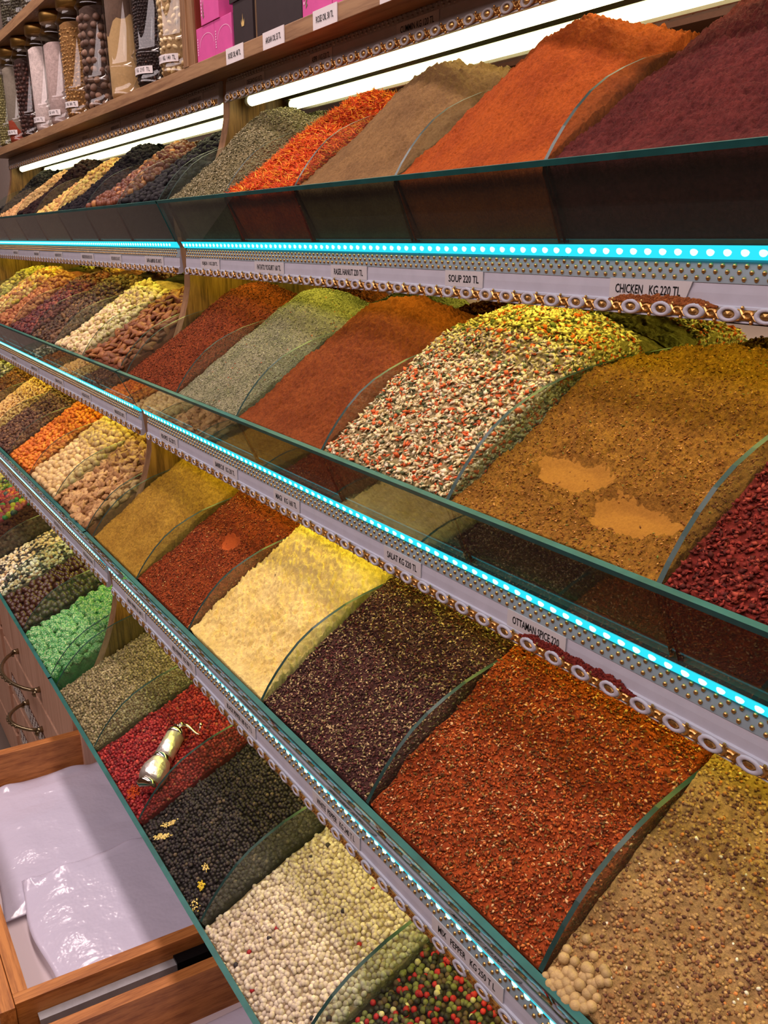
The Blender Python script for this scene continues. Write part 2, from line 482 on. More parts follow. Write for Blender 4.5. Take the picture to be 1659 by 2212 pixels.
def fascia(k, xa, xb, label, labels):
    by, bz = B[k]
    if k == 0:
        prof = [(0.012, -0.0005), (0.007, -0.006), (0.004, -0.012), (0.002, -0.018), (0.0015, -0.024), (0.0015, -0.0285)]
    else:
        prof = [(0.004, -0.0075), (0.0035, -0.011), (0.0028, -0.0145), (0.0022, -0.018), (0.0018, -0.023), (0.0018, -0.0285)]
    root = empty('display_trim', (xa + (xb - xa) / 2, by, bz - 0.037), label, 'shelf trim')
    front = [(by + a, bz + c) for a, c in prof]
    body = front + [(by + 0.0005, bz - 0.029), (by - 0.0005, bz - 0.0365), (by + 0.003, bz - 0.0365), (by + 0.012, bz - 0.028), (by + 0.012, bz - 0.002)]
    MB().prism(body, xa, xb, 0).build('trim_board', WHITE if k else TRIMSH, root)
    # pale grey studded band on the upper face
    gb = MB(); gp = [(y - 0.0004, z) for y, z in front[:4]]
    gb.prism(gp + [(y + 0.0003, z) for y, z in reversed(front[:4])], xa + 0.0005, xb - 0.0005, 0)
    gb.build('stud_band', GREY if k else TRIMSH, root)
    # rows of gold studs
    hv, hf = half_ico(0.0013)
    V = []; F = []
    rows = [(0.0095, 0.0), (0.0125, 0.5), (0.0158, 0.0)] if k else [(0.002, 0), (0.0055, .5), (0.009, 0), (0.0125, 0.5), (0.0155, 0.0)]
    pitch = 0.0068
    zz = [-c for a, c in prof]; yy = [a for a, c in prof]
    for dz, ph in rows:
        y = by + float(np.interp(dz, zz, yy)) - 0.0005
        n = int((xb - xa - 0.006) / pitch)
        for i in range(n):
            x = xa + 0.004 + (i + ph) * pitch
            b0 = len(V); V.extend((hv * (1, 1, 1.15) + (x, y, bz - dz)).tolist()); F.extend([[q + b0 for q in f] for f in hf])
    link_mesh('stud_rows', V, F, GOLD if k else STUDSH, None, root, None, True)
    # gold filigree along the lower lip: discs, rings and scrolls
    V2 = MB(); W2 = MB()
    p = 0.0205; n = int((xb - xa - 0.006) / p); zc = bz - 0.0325; yf = by - 0.0008
    wav = []
    for i in range(n):
        x = xa + 0.010 + i * p
        Q = []
        for j in range(16):
            a = 2 * math.pi * j / 16; ca, sa = math.cos(a), math.sin(a)
            Q += [(x + .0068 * ca, yf - .0002, zc + .0041 * sa), (x + .0062 * ca, yf - .0012, zc + .0037 * sa), (x + .0040 * ca, yf - .0012, zc + .0024 * sa), (x + .0036 * ca, yf - .0003, zc + .0021 * sa)]
        W2.add(Q, [(4 * j + q, 4 * j + q + 1, 4 * ((j + 1) % 16) + q + 1, 4 * ((j + 1) % 16) + q) for j in range(16) for q in range(3)])
        hv2 = half_ico(0.0028)
        V2.add((hv2[0] * (1.25, .5, .75) + (x, yf - 0.0002, zc)).tolist(), hv2[1])
        for sgn in (-1, 1):
            pts = [(x + 0.0055 + 0.0105 * t, yf - 0.0006, zc + sgn * 0.0028 * math.cos(t * math.pi * 2) * (0.55 + .45 * abs(math.cos(math.pi * t)))) for t in np.linspace(-0.05, 0.95, 8)]
            V2.tube(pts, [0.0004, .0006, .0008, .0006, .0006, .0008, .0006, .0004], 5)
        for q in (0.35, 0.62):
            hv3 = half_ico(0.0011); V2.add((hv3[0] + (x + 0.0205 * q, yf, zc + 0.0034 * (1 if q < .5 else -1))).tolist(), hv3[1])
    V2.box((xa + 0.001, yf - 0.0002, zc - 0.0026), (xb - 0.001, yf + 0.0006, zc + 0.0024))
    V2.build('gold_filigree', GOLD, root, smooth=False)
    W2.build('ring_row', WHITE if k else TRIMSH, root, smooth=True)
    for txt, la, lb, *r in labels:
        price_label(root, txt, la, lb, by + 0.0015, bz - 0.0232, 0.0108, r[0] if r else 0.0, PAPERSH if k == 0 else PAPER)
    return root

def led_strip(k, xa, xb, label):
    by, bz = B[k]
    root = empty('led_strip', ((xa + xb) / 2, by, bz - 0.006), label, 'light strip')
    prof = [(by - 0.0030, bz + 0.0002), (by + 0.0010, bz + 0.0002), (by + 0.0035, bz - 0.0066), (by + 0.0010, bz - 0.0066)]
    MB().prism(prof, xa + 0.0015, xb - 0.0015, 0).build('strip_body', LED, root)
    d = MB(); hv, hf = dome(0.0021); n = int((xb - xa - 0.01) / 0.0097)
    for i in range(n):
        x = xa + 0.006 + i * 0.0097
        d.add((hv * (1.15, 0.5, 1) + (x, by - 0.0012, bz - 0.0030)).tolist(), hf)
    d.build('diode_row', LEDDOT, root)
    return root

def tray(k, xa, xb, label):
    by, bz = B[k]
    root = MB().box((xa + 0.0005, by + 0.004, bz - 0.006), (xb - 0.0005, YM - 0.0005, bz + 0.003), 0).build('bin_tray', plain('tray_laminate', (120, 90, 66), 0.5, var=0.1))
    return tag(root, label, 'tray')

def tube_lamp(k, xa, xb, label):
    zc = {0: 0.1525, 1: -0.0175, 2: -0.2085, 3: -0.3975}[k]
    y = {0: 0.473, 1: 0.414, 2: 0.350, 3: 0.288}[k]
    r = 0.0056
    root = empty('tube_lamp', ((xa + xb) / 2, y, zc), label, 'lamp')
    m = MB()
    R = Matrix.Rotation(math.pi / 2, 3, 'Y')
    m.lathe([(r, 0.012), (r, xb - xa - 0.024)], (xa, y, zc), seg=14, R=R)
    o = m.build('glass_tube', TUBE if k == 0 else TUBEY, root, smooth=True)
    c = MB()
    c.lathe([(0.001, 0.006), (r * .8, 0.0065), (r * 1.03, 0.009), (r * 1.03, 0.016)], (xa, y, zc), seg=14, R=R)
    c.build('end_cap', plain('lamp_cap', (190, 190, 180), 0.4), root, smooth=True)
    c = MB()
    c.lathe([(r * 1.03, -0.016), (r * 1.03, -0.009), (r * .8, -0.0065), (0.001, -0.006)], (xb, y, zc), seg=14, R=R)
    c.build('end_cap', plain('lamp_cap', (190, 190, 180), 0.4), root, smooth=True)
    top = {0: 0.172, 1: B[1][1] - 0.006, 2: B[2][1] - 0.006, 3: B[3][1] - 0.006}[k]
    MB().box((xa + 0.004, y - 0.006, zc + r * 0.9), (xb - 0.004, y + 0.006, top - 0.0003)).build('fixture_rail', plain('fixture_white', (170, 165, 150), 0.4), root)
    return root

def seglab(n): return n
NAMES_R = {1: ['oregano', 'orange thread', 'brown cumin', 'orange ground spice', 'purple sumac', 'second purple'],
           2: ['red-brown mix', 'grey-green herb', 'rust ground spice', 'speckled soup mix', 'ochre chicken spice', 'dark red flakes', 'end'],
           3: ['mustard-yellow powder', 'red barbecue mix', 'pale yellow powder', 'purple-brown salad mix', 'orange-red Ottoman mix', 'tan seed mix', 'end'],
           4: ['green peppercorn', 'red peppercorn', 'black peppercorn', 'white peppercorn', 'mixed peppercorn', 'end', 'end']}
NAMES_L = {1: ['black prune', 'shelled hazelnut', 'black raisin', 'golden raisin', 'dark date', 'pale mulberry', 'black currant', 'fig'],
           2: ['almond', 'pistachio', 'sugared brown nut', 'dried cranberry', 'pink peanut', 'mixed nut', 'yellow nut', 'chickpea'],
           3: ['walnut', 'blanched hazelnut', 'orange corn nut', 'candied brown nut', 'cashew', 'candied seed', 'pebble sweet', 'seed'],
           4: ['green sugared nut', 'chocolate ball', 'stone candy', 'second chocolate ball', 'coloured popcorn', 'pale candy', 'mixed candy', 'seed']}
LAB = {
 0: [('OREGANO KG 110 TL', -0.931, -0.884), ('ASPIR 1 KG 520 TL', -0.786, -0.744), ('CUMMIN KG 120 TL', -0.640, -0.583)],
 1: [('KAJUN  1 KG 220 TL', -0.937, -0.885), ('PATATO YOGURT 160 TL', -0.798, -0.735), ('RASEL HANUT 220 TL', -0.648, -0.591), ('SOUP 220 TL', -0.488, -0.447), ('CHICKEN   KG 220 TL', -0.336, -0.281, 0.004)],
 2: [('FISH SPICE   KG 220 TL', -0.939, -0.882), ('BARBECUE   KG 230 TL', -0.783, -0.725), ('MAGI   KG 160 TL', -0.648, -0.600), ('SALAT KG 220 TL', -0.472, -0.427), ('OTTAMAN SPICE 220', -0.339, -0.291)],
 3: [('GREEN  PEPPER  KG 240 T L', -0.930, -0.860), ('RED PEPPER   KG 200 T L', -0.782, -0.714), ('BLACK PEPPER 180 KG T L', -0.644, -0.579), ('WHITE  PEPPER   KG 240 T L', -0.479, -0.412), ('MIX   PEPPER   KG 250 T L', -0.328, -0.262)],
}
LABL = {0: [('BLACK RAISINS KG 160 TL', -1.10, -1.05), ('HAZELNUT KG 150 TL', -1.26, -1.21), ('RAISINS KG 90 TL', -1.42, -1.37), ('DATES KG 120 TL', -1.58, -1.54), ('MULBERRY KG 130 TL', -1.74, -1.69)],
 1: [('SAFFA ALMOND  KG 180 TL', -1.125, -1.057), ('PISTACHIO KG 160 TL', -1.275, -1.225), ('ASSORTED PISTACHIO KG 120 TL', -1.43, -1.36), ('KAYSERI NUTS KG 90 TL', -1.60, -1.545), ('PEANUT KG 60 TL', -1.755, -1.71), ('MIX NUTS KG 90 TL', -1.94, -1.89)],
 2: [('WALNUTS KG 180 TL', -1.115, -1.063), ('HAZELNUT KG 170 TL', -1.27, -1.222), ('CORN NUTS KG 60 TL', -1.43, -1.372), ('CANDIED NUTS KG 90 TL', -1.60, -1.54), ('CASHEW KG 160 TL', -1.76, -1.71)],
 3: [('PISTACHIO SUGAR', -1.115, -1.06), ('CHOCOLATE KG 120 TL', -1.275, -1.22), ('STONE CANDY', -1.46, -1.41), ('CHOCOLATE KG 120', -1.615, -1.565)]}
for side in ('right', 'left'):
    xa, xb = BAYS[side]
    where = 'right of the wooden partition' if side == 'right' else 'left of the wooden partition'
    for k in (0, 1, 2, 3):
        what = {0: 'dim studded trim board under the wooden shelf', 1: 'white studded trim board with gold edging, uppermost lit one', 2: 'white studded trim board with gold edging, middle lit one', 3: 'white studded trim board with gold edging, lowest one'}[k]
        fascia(k, xa + 0.001, xb - 0.001, what + ', ' + where, (LAB if side == 'right' else LABL)[k])
        if k:
            led_strip(k, xa, xb, 'glowing turquoise light strip, %s of the three, %s' % ({1: 'uppermost', 2: 'middle', 3: 'lowest'}[k], where))
            tray(k, xa, xb, 'brown laminate tray under the bins of the %s, %s' % (TIERWORD[k], where))
        tube_lamp(k, xa + 0.001, xb - 0.001, {0: 'bright white tube lamp under the dim studded trim', 1: 'hidden yellowish tube lamp under the uppermost bins', 2: 'hidden yellowish tube lamp under the second row of bins', 3: 'hidden yellowish tube lamp under the third row of bins'}[k] + ', ' + where)
    tray(4, xa, xb, 'brown laminate tray under the bins of the %s, %s' % (TIERWORD[4], where))
    for k in (1, 2, 3, 4):
        ga, gb = (xa - 0.013, xb) if side == 'right' else (xa, xb + 0.001)
        front_glass(k, ga + (0.0 if side == 'left' else -0.0), gb, 'teal-edged front glass of the %s, %s' % (TIERWORD[k], where))
    XS = RX if side == 'right' else LX
    NM = NAMES_R if side == 'right' else NAMES_L
    for k in (1, 2, 3, 4):
        for i, x in enumerate(XS):
            names = NM[k]
            if side == 'right' and i == len(XS) - 1: continue
            if i == 0: lab = 'curved glass divider between wooden partition and %s bin' % names[0]
            elif i < len(names): lab = 'curved glass divider between %s and %s bins' % (names[i - 1], names[i])
            else: continue
            xx = x + (0.003 if side == 'right' and i == 0 else (-0.003 if i == 0 else 0))
            divider(xx, k, lab.replace('end bins', 'empty end bins') + ', ' + TIERWORD[k])
# soffit above the top tubes
for side in ('right', 'left'):
    xa, xb = BAYS[side]
    o = MB().box((xa, 0.4595, 0.1725), (xb, YM + 0.006, 0.181)).build('lamp_soffit', plain('soffit_brown', (110, 90, 62), 0.35, var=0.1))
    tag(o, 'brown soffit board above the bright tube lamp, %s' % ('right of the wooden partition' if side == 'right' else 'left of the wooden partition'), 'board')

# ------------------------------------------------------------------ heaps in the bins
def vnoise(X, Y, f, seed):
    r = np.random.default_rng(seed); T = r.random((256, 256))
    x = X * f + 37.3; y = Y * f + 11.7
    xi = np.floor(x).astype(int); yi = np.floor(y).astype(int)
    u = x - xi; v = y - yi
    u = u * u * (3 - 2 * u); v = v * v * (3 - 2 * v)
    a = T[xi % 256, yi % 256]; b = T[(xi + 1) % 256, yi % 256]; c = T[xi % 256, (yi + 1) % 256]; d = T[(xi + 1) % 256, (yi + 1) % 256]
    return (a * (1 - u) + b * u) * (1 - v) + (c * (1 - u) + d * u) * v - 0.5
def fbm(X, Y, f, seed, octs=4, gain=0.5):
    o = 0; a = 1.0
    for i in range(octs):
        o = o + a * vnoise(X, Y, f * 2.03 ** i, seed * 7 + i); a *= gain
    return o

EDGE = ([0, .04, .08, .12, .15, .20, .34], [-.003, .023, .049, .074, .078, .068, .062])
EDGE4 = ([0, .04, .08, .12, .16, .22, .34], [-.010, .008, .024, .041, .056, .070, .085])
CREST = {
 'tall': ([0, .025, .05, .07, .09, .11, .14, .20, .34], [-.003, .022, .051, .073, .089, .094, .086, .074, .070]),
 'peak': ([0, .04, .08, .10, .12, .14, .17, .20, .34], [-.003, .028, .064, .084, .099, .101, .092, .082, .074]),
 'soft': ([0, .04, .08, .12, .15, .20, .34], [-.003, .026, .058, .088, .095, .084, .076]),
 'flat': ([0, .04, .08, .12, .16, .22, .34], [-.002, .020, .048, .076, .090, .082, .076]),
 'flat4': ([0, .04, .08, .12, .16, .22, .34], [-.010, .012, .030, .048, .062, .076, .088]),
}
class Heap:
    def __init__(s, k, xa, xb, crest='soft', edge=None, lump=0.0022, fine=0.0006, seed=1, dz=0.0, scoops=(), rough_top=0.0, sharp=2.0, slip=0.0, nf=60):
        s.k, s.xa, s.xb = k, xa + 0.0022, xb - 0.0022
        s.crest, s.seed, s.lump, s.fine, s.dz, s.scoops, s.rt, s.sharp, s.slip, s.nf = CREST[crest], seed, lump, fine, dz, scoops, rough_top, sharp, slip, nf
        s.edge = edge or (EDGE4 if k == 4 else EDGE)
        s.gy, s.gz = G[k]
    def z(s, X, Y, noise=True):
        v = Y - s.gy
        u = (X - s.xa) / (s.xb - s.xa)
        c = np.interp(v, *s.crest); e = np.interp(v, *s.edge)
        sh = 1 - np.abs(2 * np.clip(u, 0, 1) - 1) ** s.sharp
        zz = e + (c - e) * sh + s.dz * np.clip(v / 0.06, 0, 1)
        mask = 1.0
        for sx, sy, rx, ry, dp in s.scoops:
            q = ((X - sx) / rx) ** 2 + ((Y - sy) / ry) ** 2
            w = np.clip(1.25 - q, 0, 1); w = w * w * (3 - 2 * w)
            zz = zz - dp * w; mask = mask * (1 - 0.93 * w)
        if noise:
            fade = np.clip(v / 0.02, 0.25, 1)
            zz = zz + mask * fade * (s.lump * 1.6 * fbm(X, Y, s.nf, s.seed, 3) + s.fine * 2.2 * fbm(X, Y, 420, s.seed + 5, 3, 0.7))
            if s.rt:
                w = np.clip((v - 0.07) / 0.02, 0, 1)
                zz = zz + w * s.rt * 2 * (np.abs(fbm(X, Y, 70, s.seed + 9, 4, 0.6)))
        return s.gz + zz
    def mesh(s, name, mat, label, group, cat='spice heap', res=0.0012, kind='stuff', parent=None):
        y0 = s.gy + 0.003; y1 = min(YM - 0.001, 0.499)
        nx = max(24, int((s.xb - s.xa) / res)); ny = int((y1 - y0) / res)
        xs = np.linspace(s.xa, s.xb, nx); ys = np.linspace(y0, y1, ny)
        X, Y = np.meshgrid(xs, ys, indexing='ij'); Z = s.z(X, Y)
        by, bz = B[s.k]
        # skirts
        def zb(Yv): return np.where(Yv < by + 0.004, s.gz + (bz - s.gz) * np.clip((Yv - 0.0030 - s.gy) / (by - s.gy), 0, 1) - 0.007, bz + 0.0035)
        Z = np.maximum(Z, zb(Y) + 0.0005)
        Xp = np.vstack([X[:1], X, X[-1:]]); Yp = np.vstack([Y[:1], Y, Y[-1:]]); Zp = np.vstack([zb(Y[:1]), Z, zb(Y[-1:])])
        fX = Xp[:, :1]; fY = np.full_like(fX, by + 0.0055); fZ = np.full_like(fX, bz + 0.0035)
        Xp = np.hstack([fX, Xp, Xp[:, -1:]]); Yp = np.hstack([fY, Yp, Yp[:, -1:]]); Zp = np.hstack([fZ, Zp, np.full_like(fX, bz + 0.0035)])
        n0, n1 = Xp.shape
        V = np.stack([Xp.ravel(), Yp.ravel(), Zp.ravel()], 1)
        idx = np.arange(n0 * n1).reshape(n0, n1)
        F = np.stack([idx[:-1, :-1].ravel(), idx[1:, :-1].ravel(), idx[1:, 1:].ravel(), idx[:-1, 1:].ravel()], 1)
        o = link_mesh(name, V, F, mat, ((s.xa + s.xb) / 2, (by + YM) / 2, bz), parent, None, True)
        if parent is None: tag(o, label, cat, group, kind)
        return o
    def points(s, n, vmax=0.17, vmin=0.003, jitter=None, seed=3):
        r = np.random.default_rng(seed + s.seed * 13)
        X = r.uniform(s.xa + 0.0006, s.xb - 0.0006, n * 2); Y = r.uniform(s.gy + vmin, min(s.gy + vmax, YM - 0.004), n * 2)
        keep = np.ones(n * 2, bool)
        for sx, sy, rx, ry, dp in s.scoops:
            q = ((X - sx) / rx) ** 2 + ((Y - sy) / ry) ** 2
            keep &= (q > 0.95) | (r.random(n * 2) < 0.05)
        X = X[keep][:n]; Y = Y[keep][:n]
        return X, Y, s.z(X, Y)
    def hexpts(s, d, vmax=0.16, vmin=0.004, seed=3, jit=0.22):
        r = np.random.default_rng(seed + s.seed * 17)
        nx = max(1, int((s.xb - s.xa - d * 0.9) / d)); pts = []
        ds = d * 0.80; row = 0; y = s.gy + vmin + d * 0.4
        yend = min(s.gy + vmax, YM - d * 0.6)
        while y < yend:
            dy = 1e-3
            sl = float(s.z(np.array([(s.xa + s.xb) / 2]), np.array([y + dy]), False)[0] - s.z(np.array([(s.xa + s.xb) / 2]), np.array([y]), False)[0]) / dy
            off = 0.25 if row % 2 else 0.75
            for i in range(nx):
                xx = s.xa + d * 0.5 + (s.xb - s.xa - d) * (i + off * 1.0) / nx + r.uniform(-jit, jit) * d
                pts.append((min(max(xx, s.xa + d * .45), s.xb - d * .45), y + r.uniform(-jit, jit) * d * 0.6))
            y += ds / math.sqrt(1 + sl * sl); row += 1
        P = np.array(pts)
        Z = s.z(P[:, 0], P[:, 1]) + r.uniform(-0.35, 0.3, len(P)) * d * 0.5
        return P[:, 0], P[:, 1], Z
    def slope_rot(s, X, Y):
        e = 0.003
        dx = (s.z(X + e, Y, False) - s.z(X - e, Y, False)) / (2 * e); dy = (s.z(X, Y + e, False) - s.z(X, Y - e, False)) / (2 * e)
        return dx, dy

def rand_rot(n, r, N=None, tilt=0.5):
    """n rotation matrices: local z roughly along normal N, random spin"""
    a = r.uniform(0, 2 * np.pi, n)
    if N is None: N = np.tile([0, 0, 1.0], (n, 1))
    N = N + r.normal(0, tilt, (n, 3)); N /= np.linalg.norm(N, axis=1)[:, None]
    T = np.stack([np.cos(a), np.sin(a), np.zeros(n)], 1)
    T = T - N * (T * N).sum(1)[:, None]; T /= np.linalg.norm(T, axis=1)[:, None]
    Bn = np.cross(N, T)
    return np.stack([T, Bn, N], 2)

OCT_V = np.array([(1, 0, 0), (0, 1, 0), (-1, 0, 0), (0, -1, 0), (0, 0, 1), (0, 0, -1)], float)
OCT_F = np.array([(0, 1, 4), (1, 2, 4), (2, 3, 4), (3, 0, 4), (1, 0, 5), (2, 1, 5), (3, 2, 5), (0, 3, 5)])
def ico(level=1):
    import bmesh
    bm = bmesh.new(); bmesh.ops.create_icosphere(bm, subdivisions=level, radius=1.0)
    V = np.array([v.co[:] for v in bm.verts]); F = np.array([[v.index for v in f.verts] for f in bm.faces]); bm.free()
    return V, F
ICO1, ICO2 = ico(1), ico(2)

def scatter(name, P, R, SC, tmpl, cols, mat, loc=None, parent=None, smooth=False):
    """P (n,3), R (n,3,3), SC (n,3); one mesh of n copies of the template, coloured per copy"""
    TV, TF = tmpl; n = len(P); m = len(TV)
    V = np.einsum('nij,nmj->nmi', R, TV[None] * SC[:, None, :]) + P[:, None, :]
    F = (TF[None] + (np.arange(n) * m)[:, None, None]).reshape(-1, TF.shape[1])
    C = np.repeat(cols, m, axis=0)
    return link_mesh(name, V.reshape(-1, 3), F, mat, loc, parent, None, smooth, C)

def pick(cols, weights, n, r, var=0.15):
    c = np.array([lin(q)[:3] for q in cols]); w = np.array(weights, float); w /= w.sum()
    out = c[r.choice(len(c), n, p=w)]
    return np.clip(out * (1 + r.normal(0, var, (n, 1))), 0.002, 0.95)

FLAKEM = vcol('flake_skin', 0.8, 0.2, 0.0)
DRYM = vcol('dried_fruit_skin', 0.85, 0.1, 0.5, 400)
CORNM = vcol('peppercorn_skin', 0.6, 0.3, 0.5, 500)
def normals(h, X, Y):
    dx, dy = h.slope_rot(X, Y); N = np.stack([-dx, -dy, np.ones_like(dx)], 1)
    return N / np.linalg.norm(N, axis=1)[:, None]

def flakes(h, parent, n, lens, wids, cols, weights, seed=5, tilt=0.5, lift=0.0, thick=0.35, vmax=0.17, name='loose_flakes'):
    r = np.random.default_rng(seed + h.seed)
    X, Y, Z = h.points(n, vmax)
    n = len(X); N = normals(h, X, Y)
    R = rand_rot(n, r, N, tilt)
    L = r.uniform(lens[0], lens[1], n); Wd = r.uniform(wids[0], wids[1], n)
    P = np.stack([X, Y, Z], 1) + N * (r.uniform(-0.4, 0.6, n) * Wd + lift)[:, None]
    # keep inside the bin
    P[:, 0] = np.clip(P[:, 0], h.xa + L * 0.4, h.xb - L * 0.4)
    m = int(n * .3)   # the pieces pressed against the divider on the right
    ys = r.uniform(h.gy + .006, min(h.gy + vmax, YM - .004), m); zs = h.z(np.full(m, h.xb), ys) - r.uniform(0, .042, m)
    zs = np.maximum(zs, B[h.k][1] + .006); ok = ys > h.gy + .004 + (h.gz - zs) * .45; ys, zs = ys[ok], zs[ok]; m = len(ys)
    P = np.vstack([P, np.stack([np.full(m, h.xb - .0002), ys, zs], 1)]); R = np.concatenate([R, rand_rot(m, r, np.tile([1.0, 0, 0], (m, 1)), .25)])
    L = np.concatenate([L, r.uniform(lens[0], lens[1], m)]); Wd = np.concatenate([Wd, r.uniform(wids[0], wids[1], m)]); n = len(P)
    P[:, 0] = np.minimum(P[:, 0], h.xb + .0004)
    o = scatter(name, P, R, np.stack([L / 2, Wd / 2, Wd * thick], 1), (OCT_V, OCT_F), pick(cols, weights, n, r), FLAKEM, None, parent)
    o['kind'] = 'stuff'
    return o

def heap_thing(k, xa, xb, mat, label, cat, name, **kw):
    res = kw.pop('res', 0.0012)
    h = Heap(k, xa, xb, **kw)
    o = h.mesh(name, mat, label, None, cat, res)
    return h, o

R_ = RX
def bx(i): return RX[i] + (0.004 if i == 0 else 0), RX[i + 1]
# ---- top tier, right of the partition
xa, xb = bx(0)
h, o = heap_thing(1, xa, xb, powder('oregano_bed', (112, 100, 70), (96, 88, 60), 500), 'heap of grey-green dried oregano beside the wooden partition, topmost tier', 'dried herb', 'oregano_heap', crest='tall', sharp=1.5, seed=11, lump=.003)
flakes(h, o, 9000, (.0020, .0042), (.0010, .0022), [(150, 140, 108), (112, 104, 74), (84, 78, 52), (170, 158, 128)], [4, 5, 3, 2])
xa, xb = bx(1)
h, o = heap_thing(1, xa, xb, powder('safflower_bed', (196, 66, 18), (170, 46, 14), 500), 'heap of bright orange safflower threads, topmost tier', 'safflower', 'safflower_heap', crest='soft', seed=12, lump=.0045, nf=45)
flakes(h, o, 7000, (.008, .0150), (.0009, .0016), [(214, 86, 26), (226, 136, 36), (190, 56, 22), (236, 168, 64), (160, 42, 24)], [6, 3, 4, 1.5, 2], tilt=0.9, thick=0.5, lift=.0006)
xa, xb = bx(2)
heap_thing(1, xa, xb, powder('cumin_powder', (122, 92, 58), (110, 82, 52), 800, .22, .5), 'peaked heap of brown ground cumin with crumbling top, topmost tier', 'spice heap', 'cumin_heap', crest='tall', sharp=1.5, seed=13, lump=.0022, fine=.0011, rough_top=.0028, res=.0010)
xa, xb = bx(3)
heap_thing(1, xa, xb, powder('orange_powder', (158, 74, 26), (144, 64, 24), 800, .25, .7), 'tall heap of bright orange ground spice with crumbling crest, topmost tier', 'spice heap', 'orange_spice_heap', crest='tall', sharp=1.5, seed=14, lump=.0022, fine=.0011, rough_top=.0032, dz=.003, res=.0009)
xa, xb = bx(4)
heap_thing(1, xa, xb, powder('sumac_powder', (90, 38, 34), (76, 30, 28), 500, .35, .9), 'heap of dark purple ground sumac at the right end of topmost tier', 'spice heap', 'sumac_heap', crest='peak', seed=15, lump=.0025, fine=.0016, dz=-.002, res=.0009)
xa, xb = bx(5)
heap_thing(1, xa, xb, powder('sumac_powder_dark', (90, 36, 36), (78, 28, 30), 500, .35, .9), 'second heap of purple ground spice past the sumac, topmost tier', 'spice heap', 'sumac_heap', crest='soft', seed=16, lump=.0025, fine=.0014)
# ---- second tier
xa, xb = bx(0)
h, o = heap_thing(2, xa, xb, powder('cajun_grains', (118, 52, 26), (102, 42, 20), 450, .45, 1.0), 'heap of coarse red-brown cajun mix beside the partition, second tier', 'spice heap', 'cajun_spice_heap', crest='peak', sharp=1.4, seed=21, fine=.0010)
flakes(h, o, 7000, (.0012, .0028), (.0008, .0018), [(116, 54, 26), (92, 38, 18), (156, 84, 44), (70, 30, 18)], [5, 4, 2, 2], lift=.0002)
xa, xb = bx(1)
h, o = heap_thing(2, xa, xb, powder('herb_bed', (124, 118, 92), (106, 104, 78), 600, .35), 'heap of fine grey-green herb seasoning between two red-brown heaps, second tier', 'dried herb', 'herb_seasoning_heap', crest='peak', sharp=1.5, seed=22, dz=.0)
flakes(h, o, 11000, (.0014, .0034), (.0005, .0011), [(158, 152, 126), (116, 114, 86), (92, 92, 66), (188, 180, 156), (200, 90, 50)], [5, 5, 3, 2, .15])
xa, xb = bx(2)
heap_thing(2, xa, xb, powder('ras_el_hanout', (124, 62, 28), (112, 54, 24), 700, .3, .8), 'heap of rust-orange ground spice left of the speckled soup mix', 'spice heap', 'rust_spice_heap', crest='peak', seed=23, fine=.0013, res=.0009, sharp=1.6, rough_top=.0015)
xa, xb = bx(3)
h, o = heap_thing(2, xa, xb, powder('soup_bed', (150, 130, 88), (120, 108, 72), 400, .4), 'heap of coarse soup mix, cream, orange and green pieces', 'soup mix', 'soup_mix_heap', crest='soft', seed=24, dz=.006)
flakes(h, o, 8500, (.0034, .0070), (.0020, .0042), [(216, 196, 152), (200, 178, 130), (212, 100, 54), (96, 102, 70), (216, 200, 168)], [6, 4, 3.2, 2.0, 2.5], tilt=.55, thick=.2, lift=.0004)
xa, xb = bx(4)
h, o = HCH_ = heap_thing(2, xa, xb, powder('chicken_spice', (142, 98, 34), (126, 84, 30), 600, .4, 1.0), 'wide ochre chicken-spice heap with two smooth scooped hollows, second tier', 'spice heap', 'chicken_spice_heap', crest='flat', seed=25, lump=.0028, fine=.0014, res=.0008, dz=-.005,
    scoops=[(-.3199, .3478, .030, .0125, .0060), (-.2640, .3330, .030, .013, .0070)])
flakes(h, o, 7000, (.0012, .0034), (.0006, .0014), [(146, 92, 34), (124, 74, 26), (190, 136, 70), (112, 66, 26), (120, 120, 50)], [5, 5, 1.5, 2, .5], lift=0)
xa, xb = bx(5)
h, o = heap_thing(2, xa, xb, powder('chili_bed', (110, 38, 30), (92, 30, 24), 400, .4), 'heap of glossy dark red chili flakes at the right end of second tier', 'chili flakes', 'chili_flake_heap', crest='soft', seed=26)
flakes(h, o, 9000, (.0024, .0050), (.0016, .0034), [(128, 42, 32), (100, 32, 26), (156, 66, 50), (74, 24, 20)], [5, 4, 2, 2], tilt=.7, thick=.2, lift=.0004)
def hollow(h, mat, idx, parent):
    sx, sy, rx, ry, dp = h.scoops[idx]; V = []; nr, na = 14, 48
    for j in range(nr + 1):
        q = j / nr
        for k in range(na):
            a = 2 * math.pi * k / na; e = 1 + .10 * math.sin(3 * a + idx) + .05 * math.sin(7 * a)
            V.append((sx + rx * .98 * q * e * math.cos(a), sy + ry * .98 * q * e * math.sin(a), q))
    V = np.array(V); q = V[:, 2].copy()
    V[:, 2] = h.z(V[:, 0], V[:, 1]) + .0007 - .0016 * np.clip(q - .8, 0, 1) * 5 * .9
    F = [(j * na + k, j * na + (k + 1) % na, (j + 1) * na + (k + 1) % na, (j + 1) * na + k) for j in range(nr) for k in range(na)]
    return link_mesh('scooped_hollow', V, np.array(F), mat, None, parent, None, True)
SMO = powder('ochre_smooth', (148, 101, 38), (142, 96, 36), 900, .14, .2)
HCH, OCH = HCH_
hollow(HCH, SMO, 0, OCH); hollow(HCH, SMO, 1, OCH)
